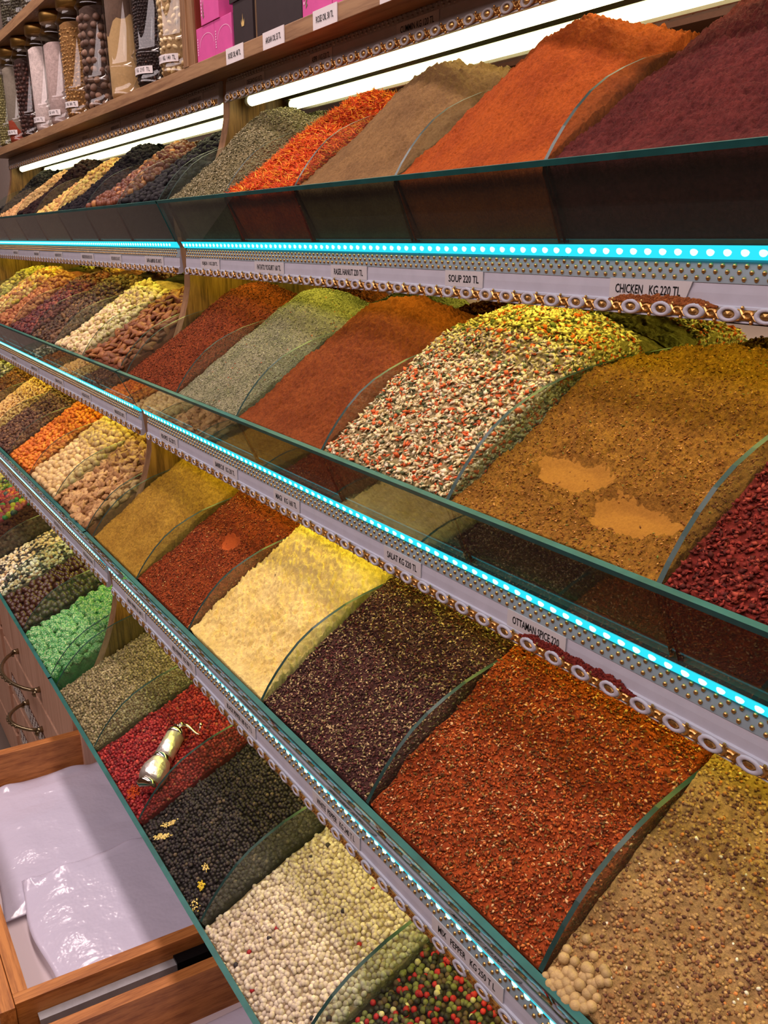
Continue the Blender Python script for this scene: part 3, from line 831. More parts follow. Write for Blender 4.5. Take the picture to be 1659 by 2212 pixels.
# ---- third tier
xa, xb = bx(0)
heap_thing(3, xa, xb, powder('mustard_powder', (154, 116, 44), (142, 104, 38), 650, .32, .9), 'heap of mustard-yellow ground spice beside the partition, third tier', 'spice heap', 'mustard_spice_heap', crest='peak', sharp=1.5, seed=31, fine=.0013, dz=.004, res=.0011)
xa, xb = bx(1)
h, o = heap_thing(3, xa, xb, powder('barbecue_mix', (128, 54, 24), (114, 46, 20), 450, .45, .9), 'heap of red-orange barbecue mix with a small scooped hollow, third tier', 'spice heap', 'barbecue_spice_heap', crest='soft', seed=32, lump=.003, scoops=[(-.733, .3135, .016, .009, .003)])
flakes(h, o, 8000, (.0014, .0038), (.0007, .0016), [(130, 58, 28), (106, 42, 20), (172, 98, 52), (80, 36, 20), (190, 150, 96)], [5, 4, 2, 2, .4], lift=.0002)
hollow(h, powder('orange_smooth', (150, 66, 30), None, 900, .12, .2), 0, o)
xa, xb = bx(2)
heap_thing(3, xa, xb, powder('pale_powder', (224, 196, 124), (214, 184, 108), 260, .10, 1.0), 'tall heap of pale yellow lumpy powder, third tier', 'spice heap', 'pale_powder_heap', crest='peak', sharp=1.8, seed=33, lump=.0032, fine=.0022, dz=.003, res=.0008, nf=90)
xa, xb = bx(3)
h, o = heap_thing(3, xa, xb, powder('salad_bed', (62, 36, 34), (52, 30, 28), 400, .5), 'heap of dark purple-brown salad seasoning with pale stalks, third tier', 'spice heap', 'salad_spice_heap', crest='flat', seed=34)
flakes(h, o, 13000, (.0018, .0046), (.0009, .0022), [(84, 50, 48), (58, 38, 36), (108, 74, 62), (176, 148, 112), (124, 112, 72), (92, 42, 44)], [5, 4, 3.5, 3.2, 2.2, 2.5], tilt=.7, lift=.0003)
xa, xb = bx(4)
h, o = heap_thing(3, xa, xb, powder('ottoman_bed', (140, 60, 26), (118, 48, 22), 400, .45), 'wide heap of orange-red Ottoman spice mix with brown flecks, third tier', 'spice heap', 'ottoman_spice_heap', crest='flat', seed=35, lump=.0035, dz=.002)
flakes(h, o, 16000, (.0014, .0042), (.0009, .0022), [(156, 66, 26), (126, 52, 22), (188, 110, 56), (92, 54, 30), (206, 160, 114), (116, 88, 44)], [7, 5, 2.5, 3, 1.2, 1.3], tilt=.6, lift=.0003)
xa, xb = bx(5)
h, o = heap_thing(3, xa, xb, powder('tan_bed', (150, 118, 74), (136, 104, 64), 400, .35, .9), 'wide heap of tan ground seed mix in the lower right corner', 'spice heap', 'seed_mix_heap', crest='flat', seed=36, lump=.003, dz=.003)
r0 = np.random.default_rng(99)
X, Y, Z = h.points(9000, .2); n = len(X)
q = scatter('seed_grains', np.stack([X, Y, Z + .0002], 1), rand_rot(n, r0, None, .8), np.stack([r0.uniform(.0006, .0013, n)] * 3, 1) * [1.1, 1, .8], ICO1, pick([(160, 126, 80), (132, 92, 56), (96, 62, 46), (176, 112, 60), (214, 204, 180)], [7, 4, 3, 1.2, .25], n, r0), FLAKEM, None, o, True); q['kind'] = 'stuff'
m_ = 60; cx = r0.uniform(-.216, -.19, m_); cy = .240 + np.abs(r0.normal(.006, .007, m_)); cr = r0.uniform(.0018, .0034, m_)
q = scatter('seed_balls', np.stack([cx, cy, h.z(cx, cy) + .0008], 1), rand_rot(m_, r0), np.stack([cr] * 3, 1), ICO2, pick([(172, 142, 96)], [1], m_, r0, .08), CORNM, None, o, True); q['kind'] = 'stuff'
xa, xb = bx(6)
for k, mt in ((2, 'chili_bed'), (3, 'tan_bed')):
    pass
# ---- lowest tier: peppercorns, one mass per bin
def corns(i, name, label, d, cols, wts, bed, seed, var=.16, tm=ICO1, vmax=.19, extra=None):
    xa, xb = bx(i)
    h, o = heap_thing(4, xa, xb, powder(name + '_bed', bed, None, 300, .3), label, 'peppercorns', name, crest='flat4', seed=seed, lump=.0022, fine=.0002, dz=-.0008)
    r = np.random.default_rng(seed)
    X, Y, Z = h.hexpts(d, vmax, .001, seed, .3)
    X2, Y2, Z2 = h.points(int(len(X) * .35), vmax)
    X = np.concatenate([X, X2]); Y = np.concatenate([Y, Y2]); Z = np.concatenate([Z, Z2 + d * .25])
    m = int(.17 * .04 / (d * d) * 1.3); ys = r.uniform(h.gy + .006, h.gy + .17, m); zs = h.z(np.full(m, h.xb), ys) - r.uniform(0, .04, m)
    zs = np.maximum(zs, B[4][1] + .006); ok = ys > h.gy + .005 + (h.gz - zs) * .45; ys, zs = ys[ok], zs[ok]
    X = np.concatenate([X, np.full(len(ys), h.xb - d * .42)]); Y = np.concatenate([Y, ys]); Z = np.concatenate([Z, zs])
    n = len(X); sc_ = r.uniform(.43, .56, n)[:, None] * d * (1 + r.normal(0, .05, (n, 3)))
    q = scatter('peppercorn_layer', np.stack([X, Y, Z], 1), rand_rot(n, r, None, 1.0), sc_, tm, pick(cols, wts, n, r, var), CORNM, None, o, True); q['kind'] = 'stuff'
    return h, o
corns(0, 'green_peppercorn_heap', 'bin of small grey-green peppercorns beside the partition, lowest tier', .0036, [(140, 124, 92), (118, 104, 74), (160, 146, 114), (100, 92, 62)], [5, 4, 2, 2], (80, 70, 48), 41)
HRED, _o = corns(1, 'red_peppercorn_heap', 'bin of bright red peppercorns under the engraved metal mill', .0037, [(150, 38, 40), (122, 26, 32), (172, 60, 54), (92, 22, 26), (160, 90, 62)], [6, 5, 3, 2, .4], (96, 18, 22), 42)
HBLK, _o = corns(2, 'black_peppercorn_heap', 'bin of black peppercorns with crumbs of yellow powder on top', .0040, [(50, 42, 42), (36, 30, 32), (68, 56, 52), (96, 80, 66)], [6, 5, 2, .3], (22, 18, 16), 43)
corns(3, 'white_peppercorn_heap', 'bin of cream white peppercorns with a few dark and red ones', .0043, [(194, 176, 156), (178, 160, 138), (208, 192, 172), (52, 44, 48), (150, 30, 36)], [8, 5, 4, .14, .08], (140, 120, 92), 44, .07, ICO2)
corns(4, 'mixed_peppercorn_heap', 'bin of mixed red, green, black and white peppercorns', .0046, [(160, 36, 42), (44, 40, 34), (104, 106, 60), (186, 176, 130), (84, 66, 48)], [4, 5, 4, 1.2, 2], (40, 34, 26), 45, .12, ICO2)

# yellow crumbs spilled on the black peppercorns
def spill(name, label, cx, cy, rx, ry, zf, n, cols, size, seed=0, cat='spilled powder', ang=0.0):
    r = np.random.default_rng(seed)
    a = r.uniform(0, 2 * np.pi, n); q = np.sqrt(r.random(n)) * (0.55 + 0.45 * np.sin(3 * a + seed) ** 2)
    X = rx * q * np.cos(a); Y = ry * q * np.sin(a)
    X, Y = cx + X * math.cos(ang) - Y * math.sin(ang), cy + X * math.sin(ang) + Y * math.cos(ang)
    Z = zf(X, Y)
    ss = r.uniform(size * .4, size, n)
    o = scatter(name, np.stack([X, Y, Z], 1), rand_rot(n, r), np.stack([ss, ss, ss * .7], 1), ICO1, pick(cols, [1] * len(cols), n, r, .08), FLAKEM, None, None, True)
    return tag(o, label, cat, None, 'stuff')
YC = [(226, 200, 130), (206, 178, 104)]
zb_ = lambda X, Y: HBLK.z(X, Y) + .0026
spill('powder_crumbs', 'pale yellow crumb patch on black peppercorns nearest the red ones', -.648, .199, .010, .004, zb_, 90, YC, .0011, 1, ang=.9)
spill('powder_crumbs', 'second pale yellow crumb streak on black peppercorns, nearer the front glass', -.640, .189, .011, .0035, zb_, 110, YC, .0011, 2, ang=.7)
spill('powder_crumbs', 'small yellow crumbs in the middle of the black peppercorns', -.571, .203, .005, .003, zb_, 35, YC, .0010, 3)
spill('powder_crumbs', 'bright yellow crumb patch low on the black peppercorns', -.560, .194, .0055, .0035, zb_, 60, [(214, 186, 60), (196, 164, 50)], .0011, 4)
spill('powder_crumbs', 'scattered yellow specks near the front glass of the black peppercorns', -.548, .183, .008, .004, zb_, 40, YC, .0009, 5)
spill('powder_crumbs', 'orange dust on the red peppercorns left of the metal mill', -.7195, .188, .011, .007, lambda X, Y: HRED.z(X, Y) + .0022, 260, [(176, 62, 22), (196, 84, 30)], .0008, 6)
# spice fallen on the trim ledges
def ledge_spill(k, x0, x1, n, cols, label, seed):
    r = np.random.default_rng(seed); by, bz = B[k]
    X = r.uniform(x0, x1, n); e = np.clip(np.minimum(X - x0, x1 - X) / 0.012, 0.1, 1)
    Hh = r.random(n) ** 1.6 * 0.0050 * e * (0.6 + 0.8 * np.abs(vnoise(X, X * 0, 160, seed)))
    P = np.stack([X, by + .0012 - (0.0050 - Hh) * 0.35 + r.uniform(-.0004, .0002, n), bz - .0298 + Hh], 1)
    ss = r.uniform(.0005, .0011, n)
    o = scatter('spilled_spice', P, rand_rot(n, r), np.stack([ss, ss, ss], 1), ICO1, pick(cols, [1] * len(cols), n, r, .15), FLAKEM, None, None, True)
    return tag(o, label, 'spilled spice', None, 'stuff')
ledge_spill(1, -.334, -.264, 1500, [(140, 74, 34), (160, 90, 44)], 'brown-orange powder spilled on the trim ledge under the CHICKEN price label', 1)
ledge_spill(2, -.326, -.240, 1200, [(104, 30, 24), (128, 44, 34)], 'red flakes spilled on the trim ledge under the OTTAMAN price label', 2)

# ------------------------------------------------------------------ nuts and sweets left of the partition
def tmpl_smooth(fn, lvl=2):
    V, F = ico(lvl); return np.array([fn(Vector(v)) for v in V]), F
def lumpy(V, amp, f, seed):
    r = np.random.default_rng(seed); k = r.normal(0, f, (7, 3)); ph = r.uniform(0, 6.3, 7)
    d = sum(np.sin(V @ k[i] + ph[i]) for i in range(7)) / 7.0
    return V * (1 + amp * d)[:, None]
def almond(v):
    t = (v.x + 1) / 2; w = 0.60 * (1 - 0.55 * t ** 2.2); return (v.x, v.y * w, v.z * w * 0.62)
def pistach(v): return (v.x, v.y * .62 * (1 - .15 * v.x), v.z * .55)
def hazel(v):
    k = 1 + .10 * max(0, v.z) ** 4; return (v.x, v.y, v.z * k)
def cashew(v):
    a = v.x * 1.9; rr = .62 + .34 * v.y * (1 - .3 * abs(v.x)); return (rr * math.sin(a), rr * math.cos(a) - .35, v.z * .34 * (1 - .3 * v.x * v.x))
def peanut(v): return (v.x, v.y * (.5 + .1 * math.cos(3 * v.x)), v.z * (.5 + .1 * math.cos(3 * v.x)))

PM = {}
def piece_mesh(kind, var, size):
    """one mesh per kind and variant; local units metres"""
    key = (kind, var)
    if key in PM: return PM[key]
    mats = []; midx = None
    if kind == 'almond':
        V, F = tmpl_smooth(almond); V = lumpy(V, .06, 3, var)
        mats = [plain('almond_skin_%d' % var, [(128, 74, 40), (108, 60, 34), (144, 90, 50)][var % 3], .55, var=.25, bump=.5, scale=260)]
    elif kind == 'pistachio':
        V, F = tmpl_smooth(pistach); c = V[F].mean(1)
        midx = ((np.abs(c[:, 1]) < .16) & (c[:, 0] > -.15)).astype(int)
        mats = [plain('pistachio_shell_%d' % var, [(206, 180, 140), (190, 160, 122), (214, 192, 150)][var % 3], .5, var=.1, scale=200), plain('pistachio_kernel', (150, 136, 62), .6, var=.2)]
    elif kind == 'blanched_hazelnut':
        V, F = tmpl_smooth(hazel); V = lumpy(V, .07, 2.5, var)
        mats = [plain('blanched_hazelnut_%d' % var, [(200, 166, 116), (188, 152, 102), (210, 180, 130)][var % 3], .5, var=.08, scale=160)]
    elif kind == 'hazelnut':
        V, F = tmpl_smooth(hazel); V = lumpy(V, .05, 2.5, var)
        mats = [plain('hazelnut_skin_%d' % var, [(104, 54, 32), (88, 42, 26), (170, 112, 62)][var % 3], .45, var=.2, scale=160)]
    elif kind == 'walnut_half':
        V, F = ico(3); V = lumpy(V, .5, 5.5, var) * (1, .78, .5); V = lumpy(V, .25, 9, var + 9)
        mats = [plain('walnut_kernel_%d' % var, [(164, 122, 78), (140, 98, 60), (182, 142, 96)][var % 3], .6, var=.25, bump=.5, scale=220)]
    elif kind == 'sugared_nut':
        V, F = ico(3); V = lumpy(V, .22, 6, var); V = lumpy(V, .16, 12, var + 3) * (1.1, .95, .85)
        t = NT('green_sugar_%d' % var); f = t.noise(t.coords(), 420, 3); t.principled(t.ramp(f, [(.42, lin((34, 128, 58))), (.52, lin((74, 152, 84))), (.60, lin((190, 206, 156)))]), .4, 0, t.bump(f, .8, .002), .5); mats = [t.m]
    elif kind == 'chocolate_ball':
        V, F = ico(2); V = lumpy(V, .03, 2, var)
        mats = [plain('dark_chocolate', (64, 36, 28), .28, spec=.4, var=.12)]
    elif kind == 'stone_candy':
        V, F = ico(2); V = lumpy(V, .22, 3, var) * (1, .8, .7)
        mats = [plain('stone_candy_%d' % var, [(214, 200, 172), (52, 46, 46), (196, 170, 130), (78, 84, 70), (224, 216, 204), (150, 104, 74)][var % 6], .45, var=.15, scale=200)]
    elif kind == 'popcorn_candy':
        V, F = ico(2); V = lumpy(V, .3, 3.4, var)
        mats = [plain('popcorn_candy_%d' % var, [(150, 50, 66), (186, 174, 60), (66, 130, 76), (70, 84, 96), (196, 110, 56), (166, 70, 86)][var % 6], .4, var=.25, scale=300)]
    elif kind == 'corn_nut':
        V, F = ico(2); V = lumpy(V, .28, 2.6, var) * (1, .75, .6)
        mats = [plain('corn_nut_%d' % var, [(204, 112, 34), (190, 92, 28), (218, 134, 44)][var % 3], .55, var=.15, scale=200)]
    elif kind == 'cashew':
        V, F = tmpl_smooth(cashew)
        mats = [plain('cashew_%d' % var, [(206, 162, 100), (216, 176, 118), (192, 144, 86)][var % 3], .5, var=.08)]
    elif kind == 'peanut':
        V, F = tmpl_smooth(peanut)
        mats = [plain('peanut_skin_%d' % var, [(156, 92, 58), (138, 76, 48), (172, 114, 74)][var % 3], .6, var=.12)]
    elif kind == 'prune':
        V, F = ico(2); V = lumpy(V, .25, 4, var) * (1, .8, .65)
        mats = [plain('prune_skin', (22, 18, 22), .6, spec=.12, var=.2, bump=.6, scale=300)]
    V = np.asarray(V) * size * .5 * S
    me = bpy.data.meshes.new(kind); me.from_pydata([tuple(v) for v in V], [], [tuple(int(q) for q in f) for f in F]); me.update()
    for m in mats: me.materials.append(m)
    if midx is not None: me.polygons.foreach_set('material_index', midx.astype(np.int32))
    me.polygons.foreach_set('use_smooth', np.ones(len(me.polygons), bool))
    PM[key] = me
    return me

FWD = np.array([-0.78593834, 0.53458064, -0.31068387])
def individuals(h, kind, size, label, cat, group, nvar=3, vmax=.135, cap=290, tilt=.45, restcol=None, seed=1, wts=None, spacing=.92):
    r = np.random.default_rng(seed)
    X, Y, Z = h.hexpts(size * spacing, vmax, .004, seed, .42)
    N = normals(h, X, Y); R = rand_rot(len(X), r, N, tilt)
    order = np.argsort(np.hypot(X, Y))[:cap]
    for i in order:
        var = int(r.integers(0, nvar)) if wts is None else int(r.choice(len(wts), p=np.array(wts) / sum(wts)))
        o = bpy.data.objects.new(kind, piece_mesh(kind, var, size)); COL.objects.link(o)
        s_ = r.uniform(.88, 1.12)
        Mx = Matrix([[R[i, a, b] * s_ for b in range(3)] for a in range(3)]).to_4x4()
        Mx.translation = W((X[i], Y[i], Z[i] + size * .12)); o.matrix_world = Mx
        tag(o, label, cat, group)
    rest = np.argsort(np.hypot(X, Y))[cap:]
    return X, Y, Z, R, rest

def rest_mass(name, label, cat, X, Y, Z, R, idx, size, cols, wts, squash=(1, .8, .7), seed=4, amp=.15, tm=None, parent=None):
    if len(idx) == 0: return
    r = np.random.default_rng(seed); n = len(idx)
    TV, TF = tm or ICO2; TV = lumpy(TV, amp, 3, seed) if amp else TV
    ss = size * .5 * r.uniform(.85, 1.12, (n, 1)) * np.array([squash])
    o = scatter(name, np.stack([X, Y, Z], 1)[idx], R[idx], ss, (TV, TF), pick(cols, wts, n, r, .12), DRYM if max(map(max, cols)) < 60 else CORNM, None, parent, True)
    if parent is None: tag(o, label, cat, None, 'stuff')
    else: o['kind'] = 'stuff'
    return o

def lbin(i): return LX[i + 1], LX[i]
def nut_bin(k, i, kind, size, bed, bedlabel, label, cat, group, rest=None, **kw):
    xa, xb = lbin(i)
    crest = kw.pop('crest', 'flat4' if k == 4 else 'soft'); seed = 100 + k * 10 + i
    h = Heap(k, xa, xb, crest=crest, seed=seed, lump=.002, fine=.0002, dz=-size * .42)
    o = h.mesh(kind + '_heap', powder(kind + '_bed', bed, None, 200, .4), bedlabel, None, cat, .003)
    X, Y, Z, R, idx = individuals(h, kind, size, label, cat, group, seed=seed, **kw)
    if rest is not None: rest_mass(kind + '_remainder', bedlabel + ', those at the back', cat, X, Y, Z, R, idx, size, rest, [1] * len(rest), seed=seed)
    return h

def mass_bin(k, i, name, label, cat, size, cols, wts, bed, squash=(1, .8, .7), amp=.2, vmax=.16, crest=None):
    xa, xb = lbin(i); seed = 200 + k * 10 + i
    h = Heap(k, xa, xb, crest=crest or ('flat4' if k == 4 else 'soft'), seed=seed, lump=.0025, fine=.0002, dz=-size * .3)
    o = h.mesh(name, powder(name + '_bed', bed, None, 200, .4), label, None, cat, .003)
    X, Y, Z = h.hexpts(size * .85, vmax, .003, seed, .45); N = normals(h, X, Y)
    R = rand_rot(len(X), np.random.default_rng(seed), N, .6)
    rest_mass('pieces', None, None, X, Y, Z, R, np.arange(len(X)), size, cols, wts, squash, seed, amp, ICO2 if size > .006 else ICO1, o)

# second tier
nut_bin(2, 0, 'almond', .0175, (90, 48, 30), 'brown bed under the almonds beside the partition', 'brown almond in the almond bin left of the partition, second tier', 'almond', 'almonds in the bin beside the partition', tilt=.35, spacing=.66)
nut_bin(2, 1, 'pistachio', .0125, (150, 120, 88), 'pale bed under the pistachios, second tier', 'cream shelled pistachio in the pistachio bin, second from the partition', 'pistachio', 'pistachios in the second bin from the partition', spacing=.74)
mass_bin(2, 2, 'candied_nut_heap', 'dark brown candied nut clusters right beside the pistachios, second tier', 'candied nuts', .0085, [(84, 54, 38), (62, 40, 30), (112, 78, 50)], [4, 4, 2], (50, 34, 26), amp=.4)
mass_bin(2, 3, 'cranberry_heap', 'dark red dried fruit between candied nuts and pink peanuts, second tier', 'dried fruit', .0095, [(96, 40, 40), (72, 30, 34), (124, 62, 52)], [4, 4, 2], (56, 24, 26))
nut_bin(2, 4, 'peanut', .0125, (120, 64, 50), 'reddish bed under the pink-skinned peanuts', 'pink-skinned peanut in the peanut bin, second tier', 'peanut', 'pink peanuts in the second tier', spacing=.8, rest=[(186, 96, 74), (170, 80, 62)])
mass_bin(2, 5, 'mixed_nut_heap', 'tan mixed nuts left of the pink peanuts, second tier', 'mixed nuts', .0115, [(186, 134, 84), (150, 90, 54), (206, 176, 110), (196, 160, 60)], [4, 3, 3, 2], (110, 74, 46))
mass_bin(2, 6, 'yellow_nut_heap', 'yellow-green roasted nuts at the left edge, second tier', 'roasted nuts', .0115, [(190, 170, 84), (150, 140, 70), (120, 96, 50)], [4, 3, 2], (96, 84, 44))
# third tier
nut_bin(3, 0, 'walnut_half', .0150, (120, 80, 50), 'brown bed under the walnut halves, third tier', 'tan walnut half in the walnut bin left of the partition', 'walnut', 'walnut halves in the bin beside the partition', spacing=.74)
nut_bin(3, 1, 'blanched_hazelnut', .0100, (160, 124, 84), 'cream bed under the blanched hazelnuts, third tier', 'round cream blanched hazelnut in the bin left of the walnuts', 'hazelnut', 'blanched hazelnuts in the third tier', spacing=.93, rest=[(218, 184, 136), (208, 170, 120)])
nut_bin(3, 2, 'corn_nut', .0082, (140, 70, 24), 'orange bed under the roasted corn nuts, third tier', 'orange roasted corn nut in the bin left of the blanched hazelnuts', 'corn nut', 'orange corn nuts in the third tier', spacing=.9, rest=[(204, 112, 34), (190, 92, 28)])
mass_bin(3, 3, 'candied_seed_heap', 'dark brown candied clusters between corn nuts and cashews, third tier', 'candied nuts', .0075, [(96, 62, 48), (72, 44, 36), (126, 88, 62)], [4, 4, 2], (60, 38, 30), amp=.4)
nut_bin(3, 4, 'cashew', .0140, (150, 110, 66), 'tan bed under the cashews, third tier', 'pale tan cashew in the cashew bin at the left edge', 'cashew', 'cashews in the third tier', spacing=.62, rest=[(206, 162, 100)])
mass_bin(3, 5, 'glazed_seed_heap', 'brown glazed seeds left of the cashews, third tier', 'glazed seeds', .007, [(130, 78, 30), (96, 56, 26)], [1, 1], (70, 42, 22))
mass_bin(3, 6, 'pebble_sweet_heap', 'shiny dark and white pebble sweets at the left edge, third tier', 'sweets', .0095, [(190, 180, 160), (70, 64, 54), (120, 110, 90)], [2, 3, 2], (50, 44, 38))
# lowest tier
nut_bin(4, 0, 'sugared_nut', .0118, (40, 100, 50), 'green bed under the sugared nuts, lowest tier', 'bright green sugar-coated nut in the lowest bin left of the partition', 'sweet', 'green sugared nuts in the lowest tier', spacing=.8, rest=[(60, 150, 80), (130, 190, 120)])
nut_bin(4, 1, 'chocolate_ball', .0108, (34, 20, 18), 'dark bed under the chocolate balls next to the green sweets', 'shiny dark chocolate ball in the bin left of the green sweets', 'sweet', 'chocolate balls beside the green sweets', nvar=2, spacing=.95, rest=[(58, 32, 26)])
nut_bin(4, 2, 'stone_candy', .0072, (90, 80, 66), 'mottled bed under the stone candies, lowest tier', 'pebble-like stone candy between two bins of chocolate balls', 'sweet', 'stone candies in the lowest tier', nvar=6, spacing=.86, wts=[4, 2.4, 3, 2, 3, 1], rest=[(214, 200, 172), (60, 52, 50), (196, 170, 130)])
mass_bin(4, 3, 'chocolate_ball_heap', 'farther mass of dark chocolate balls, left of the stone candies', 'sweets', .0094, [(58, 32, 26), (50, 28, 24)], [1, 1], (34, 20, 18), (1, 1, 1), 0.0)
nut_bin(4, 4, 'popcorn_candy', .0135, (100, 50, 50), 'colourful bed under the candied popcorn, lowest tier', 'brightly coloured candied popcorn piece at the left edge, lowest tier', 'sweet', 'coloured candied popcorn at the left edge', nvar=6, spacing=.8, wts=[5, 2, 1.6, 1.2, .8, 3])
mass_bin(4, 5, 'mixed_sweet_heap', 'pale mixed sweets at the far left edge, lowest tier', 'sweets', .0095, [(206, 180, 130), (190, 190, 80), (90, 140, 80), (60, 60, 90)], [4, 2, 1, 1], (110, 96, 70))
# topmost tier
nut_bin(1, 0, 'prune', .0120, (20, 16, 20), 'black bed under the prunes, topmost tier', 'wrinkled black prune in the bin left of the partition, topmost tier', 'dried fruit', 'black prunes in the topmost tier', nvar=3, spacing=.84)
nut_bin(1, 1, 'hazelnut', .0105, (80, 40, 28), 'brown bed under the shelled hazelnuts, topmost tier', 'red-brown shelled hazelnut in the topmost tier, between two black bins', 'hazelnut', 'brown hazelnuts in the topmost tier', wts=[5, 4, 1.2], spacing=.9)
mass_bin(1, 2, 'black_raisin_heap', 'black raisins left of the brown hazelnuts, topmost tier', 'dried fruit', .0085, [(34, 28, 32), (24, 20, 26)], [1, 1], (18, 14, 18), crest='peak')
mass_bin(1, 3, 'golden_raisin_heap', 'golden raisins between two black heaps, topmost tier', 'dried fruit', .0088, [(196, 150, 84), (170, 122, 66), (206, 176, 90)], [4, 3, 2], (110, 80, 44))
mass_bin(1, 4, 'date_heap', 'dark glossy dates left of the golden raisins, topmost tier', 'dried fruit', .0110, [(44, 26, 24), (34, 20, 22)], [1, 1], (24, 16, 16), crest='peak')
mass_bin(1, 5, 'mulberry_heap', 'pale tan dried mulberries toward the left edge, topmost tier', 'dried fruit', .0085, [(204, 158, 104), (186, 138, 88)], [1, 1], (120, 88, 56))
mass_bin(1, 6, 'currant_heap', 'small black currants at the left edge, topmost tier', 'dried fruit', .0085, [(30, 28, 30), (44, 40, 38)], [1, 1], (18, 16, 18), crest='peak')

# ------------------------------------------------------------------ jar shelf above the bins
SZ = 0.1905
o = MB().box((-2.203, 0.42, SZ - 0.0145), (0.093, 0.575, SZ), 0, .0006).build('jar_shelf', WOODX)
tag(o, 'long brown wooden shelf holding glass jars and small boxes', 'shelf')
o = MB().box((-2.203, 0.42, 0.375), (0.093, 0.575, 0.392), 0, .0006).build('upper_shelf', WOODX)
tag(o, 'brown wooden shelf board above the jars in the top left corner', 'shelf')
o = MB().box((-2.203, 0.575, SZ - .0145), (0.093, 0.585, 0.62), 0).build('shelf_back_panel', plain('dark_back', (70, 44, 34), .5, var=.1))
tag(o, 'dark brown back panel behind the jars', 'panel')
b = MB(); b.box((-1.034, 0.4195, SZ), (-1.019, 0.574, 0.3745)); b.box((-1.0188, 0.4215, SZ), (-1.0035, 0.574, 0.3745)); b.box((-1.0033, 0.4240, SZ), (-1.0005, 0.574, 0.3745), 1)
o = b.build('shelf_upright', [WOODF, plain('red_brown_lining', (116, 48, 34), .5)])
tag(o, 'upright wooden board between the glass jars and the pink boxes', 'board')
for x0 in (-1.0, -0.3):
    pass
def shelf_tag(txt, xa, xb, word, zc=0.1835):
    m = MB(); m.box((xa, .4190, zc - .0075), (xb, .4198, zc + .0075))
    o = m.build('shelf_price_tag', PAPER, None, ((xa + xb) / 2, .4195, zc))
    text_obj(txt, (xa + xb) / 2, .4187, zc, (xb - xa) * .72, .0052, o)
    return tag(o, '%s white paper tag on the shelf edge, reading %s' % (word, txt), 'price tag')
shelf_tag('ROSE OIL 48 TL', -.914, -.872, 'leftmost'); shelf_tag('ARGAN OIL 55 TL', -.827, -.783, 'second from left'); shelf_tag('ROSE OIL 30 TL', -.728, -.687, 'third from left'); shelf_tag('ROSE WATER 25 TL', -.622, -.578, 'rightmost, cut-off')

# boxes
PINK = plain('pink_card', (206, 84, 150), .45, var=.05); PINKS = plain('pink_card_side', (196, 50, 124), .45)
BLK = plain('black_card', (48, 38, 40), .5, var=.1); TAN = plain('tan_card', (170, 138, 108), .55); GPR = plain('gold_print', (206, 176, 112), .4); PWH = plain('pale_print', (232, 190, 214), .5)
GRN = plain('green_print', (96, 120, 70), .5)
def carton(x0, x1, z0, h, label, style, y=.4215, d=.06):
    root = empty('cosmetic_box', ((x0 + x1) / 2, y + d / 2, z0), label, 'box')
    fr, sd = (PINK, PINKS) if style == 'pink' else (BLK, TAN)
    b = MB(); b.box((x0, y, z0), (x1, y + d, z0 + h), 0, .0004)
    b.build('carton', fr, root)
    if style != 'pink':
        MB().box((x1 - .0002, y + .003, z0 + .001), (x1 + .0004, y + d - .002, z0 + h - .001)).build('side_panel', sd, root)
    xm = (x0 + x1) / 2; yf = y - .0003
    if style == 'pink':
        p = MB(); n = 14
        for i in range(n):
            a0 = math.pi * i / n; a1 = math.pi * (i + 1) / n; R0 = (x1 - x0) * .40; t = .0005
            zb = z0 + h * .42
            P4 = [(xm + .004 + R0 * math.cos(a0), yf, zb + h * .34 * math.sin(a0)), (xm + .004 + R0 * math.cos(a1), yf, zb + h * .34 * math.sin(a1)),
                  (xm + .004 + (R0 - t) * math.cos(a1), yf, zb + (h * .34 - t) * math.sin(a1)), (xm + .004 + (R0 - t) * math.cos(a0), yf, zb + (h * .34 - t) * math.sin(a0))]
            p.add(P4, [(0, 1, 2, 3)])
        for i in range(7):
            zz = z0 + h * (.2 + .075 * i); p.add([(x0 + .0025, yf, zz), (x0 + .0045, yf, zz), (x0 + .0045, yf, zz + h * .045), (x0 + .0025, yf, zz + h * .045)], [(0, 1, 2, 3)])
        p.build('printed_mark', PWH, root)
        if h > .034:
            q = MB()
            for i in range(5):
                zz = z0 + h * (.12 + .07 * i); q.add([(x0 + .006, yf, zz), (x0 + .0095 - .0004 * i, yf, zz + .003), (x0 + .0075, yf, zz + .0048)], [(0, 1, 2)])
            q.build('leaf_print', GRN, root)
    else:
        # small gold crown with a tall middle point
        for cx in ([xm] if x1 - x0 < .06 else [x0 + (x1 - x0) * .28, x0 + (x1 - x0) * .76]):
            zc = z0 + h * .45; w = .0048
            V = [(-w * .55, -.5 * w), (w * .55, -.5 * w), (w, w * .9), (w * .55, w * .1), (w * .32, w * .9), (w * .16, w * .2), (0, w * 2.0), (-w * .16, w * .2), (-w * .32, w * .9), (-w * .55, w * .1), (-w, w * .9)]
            p = MB(); p.add([(cx + a, yf, zc + c) for a, c in V] , [tuple(range(len(V)))]); p.build('gold_crown_print', GPR, root)
    return root
carton(-.9955, -.9465, SZ, .0335, 'left of the two lower pink boxes next to the upright board', 'pink')
carton(-.9460, -.902, SZ, .0335, 'right of the two lower pink boxes, beside the black box', 'pink')
carton(-.978, -.930, SZ + .0338, .045, 'taller pink box standing on the two lower pink boxes', 'pink', .4205, .062)
carton(-.897, -.852, SZ, .040, 'small black box with one gold crown, tan side, on the shelf', 'black')
carton(-.903, -.856, SZ + .0403, .034, 'second black box stacked on the small crowned black box', 'black', .4205, .06)
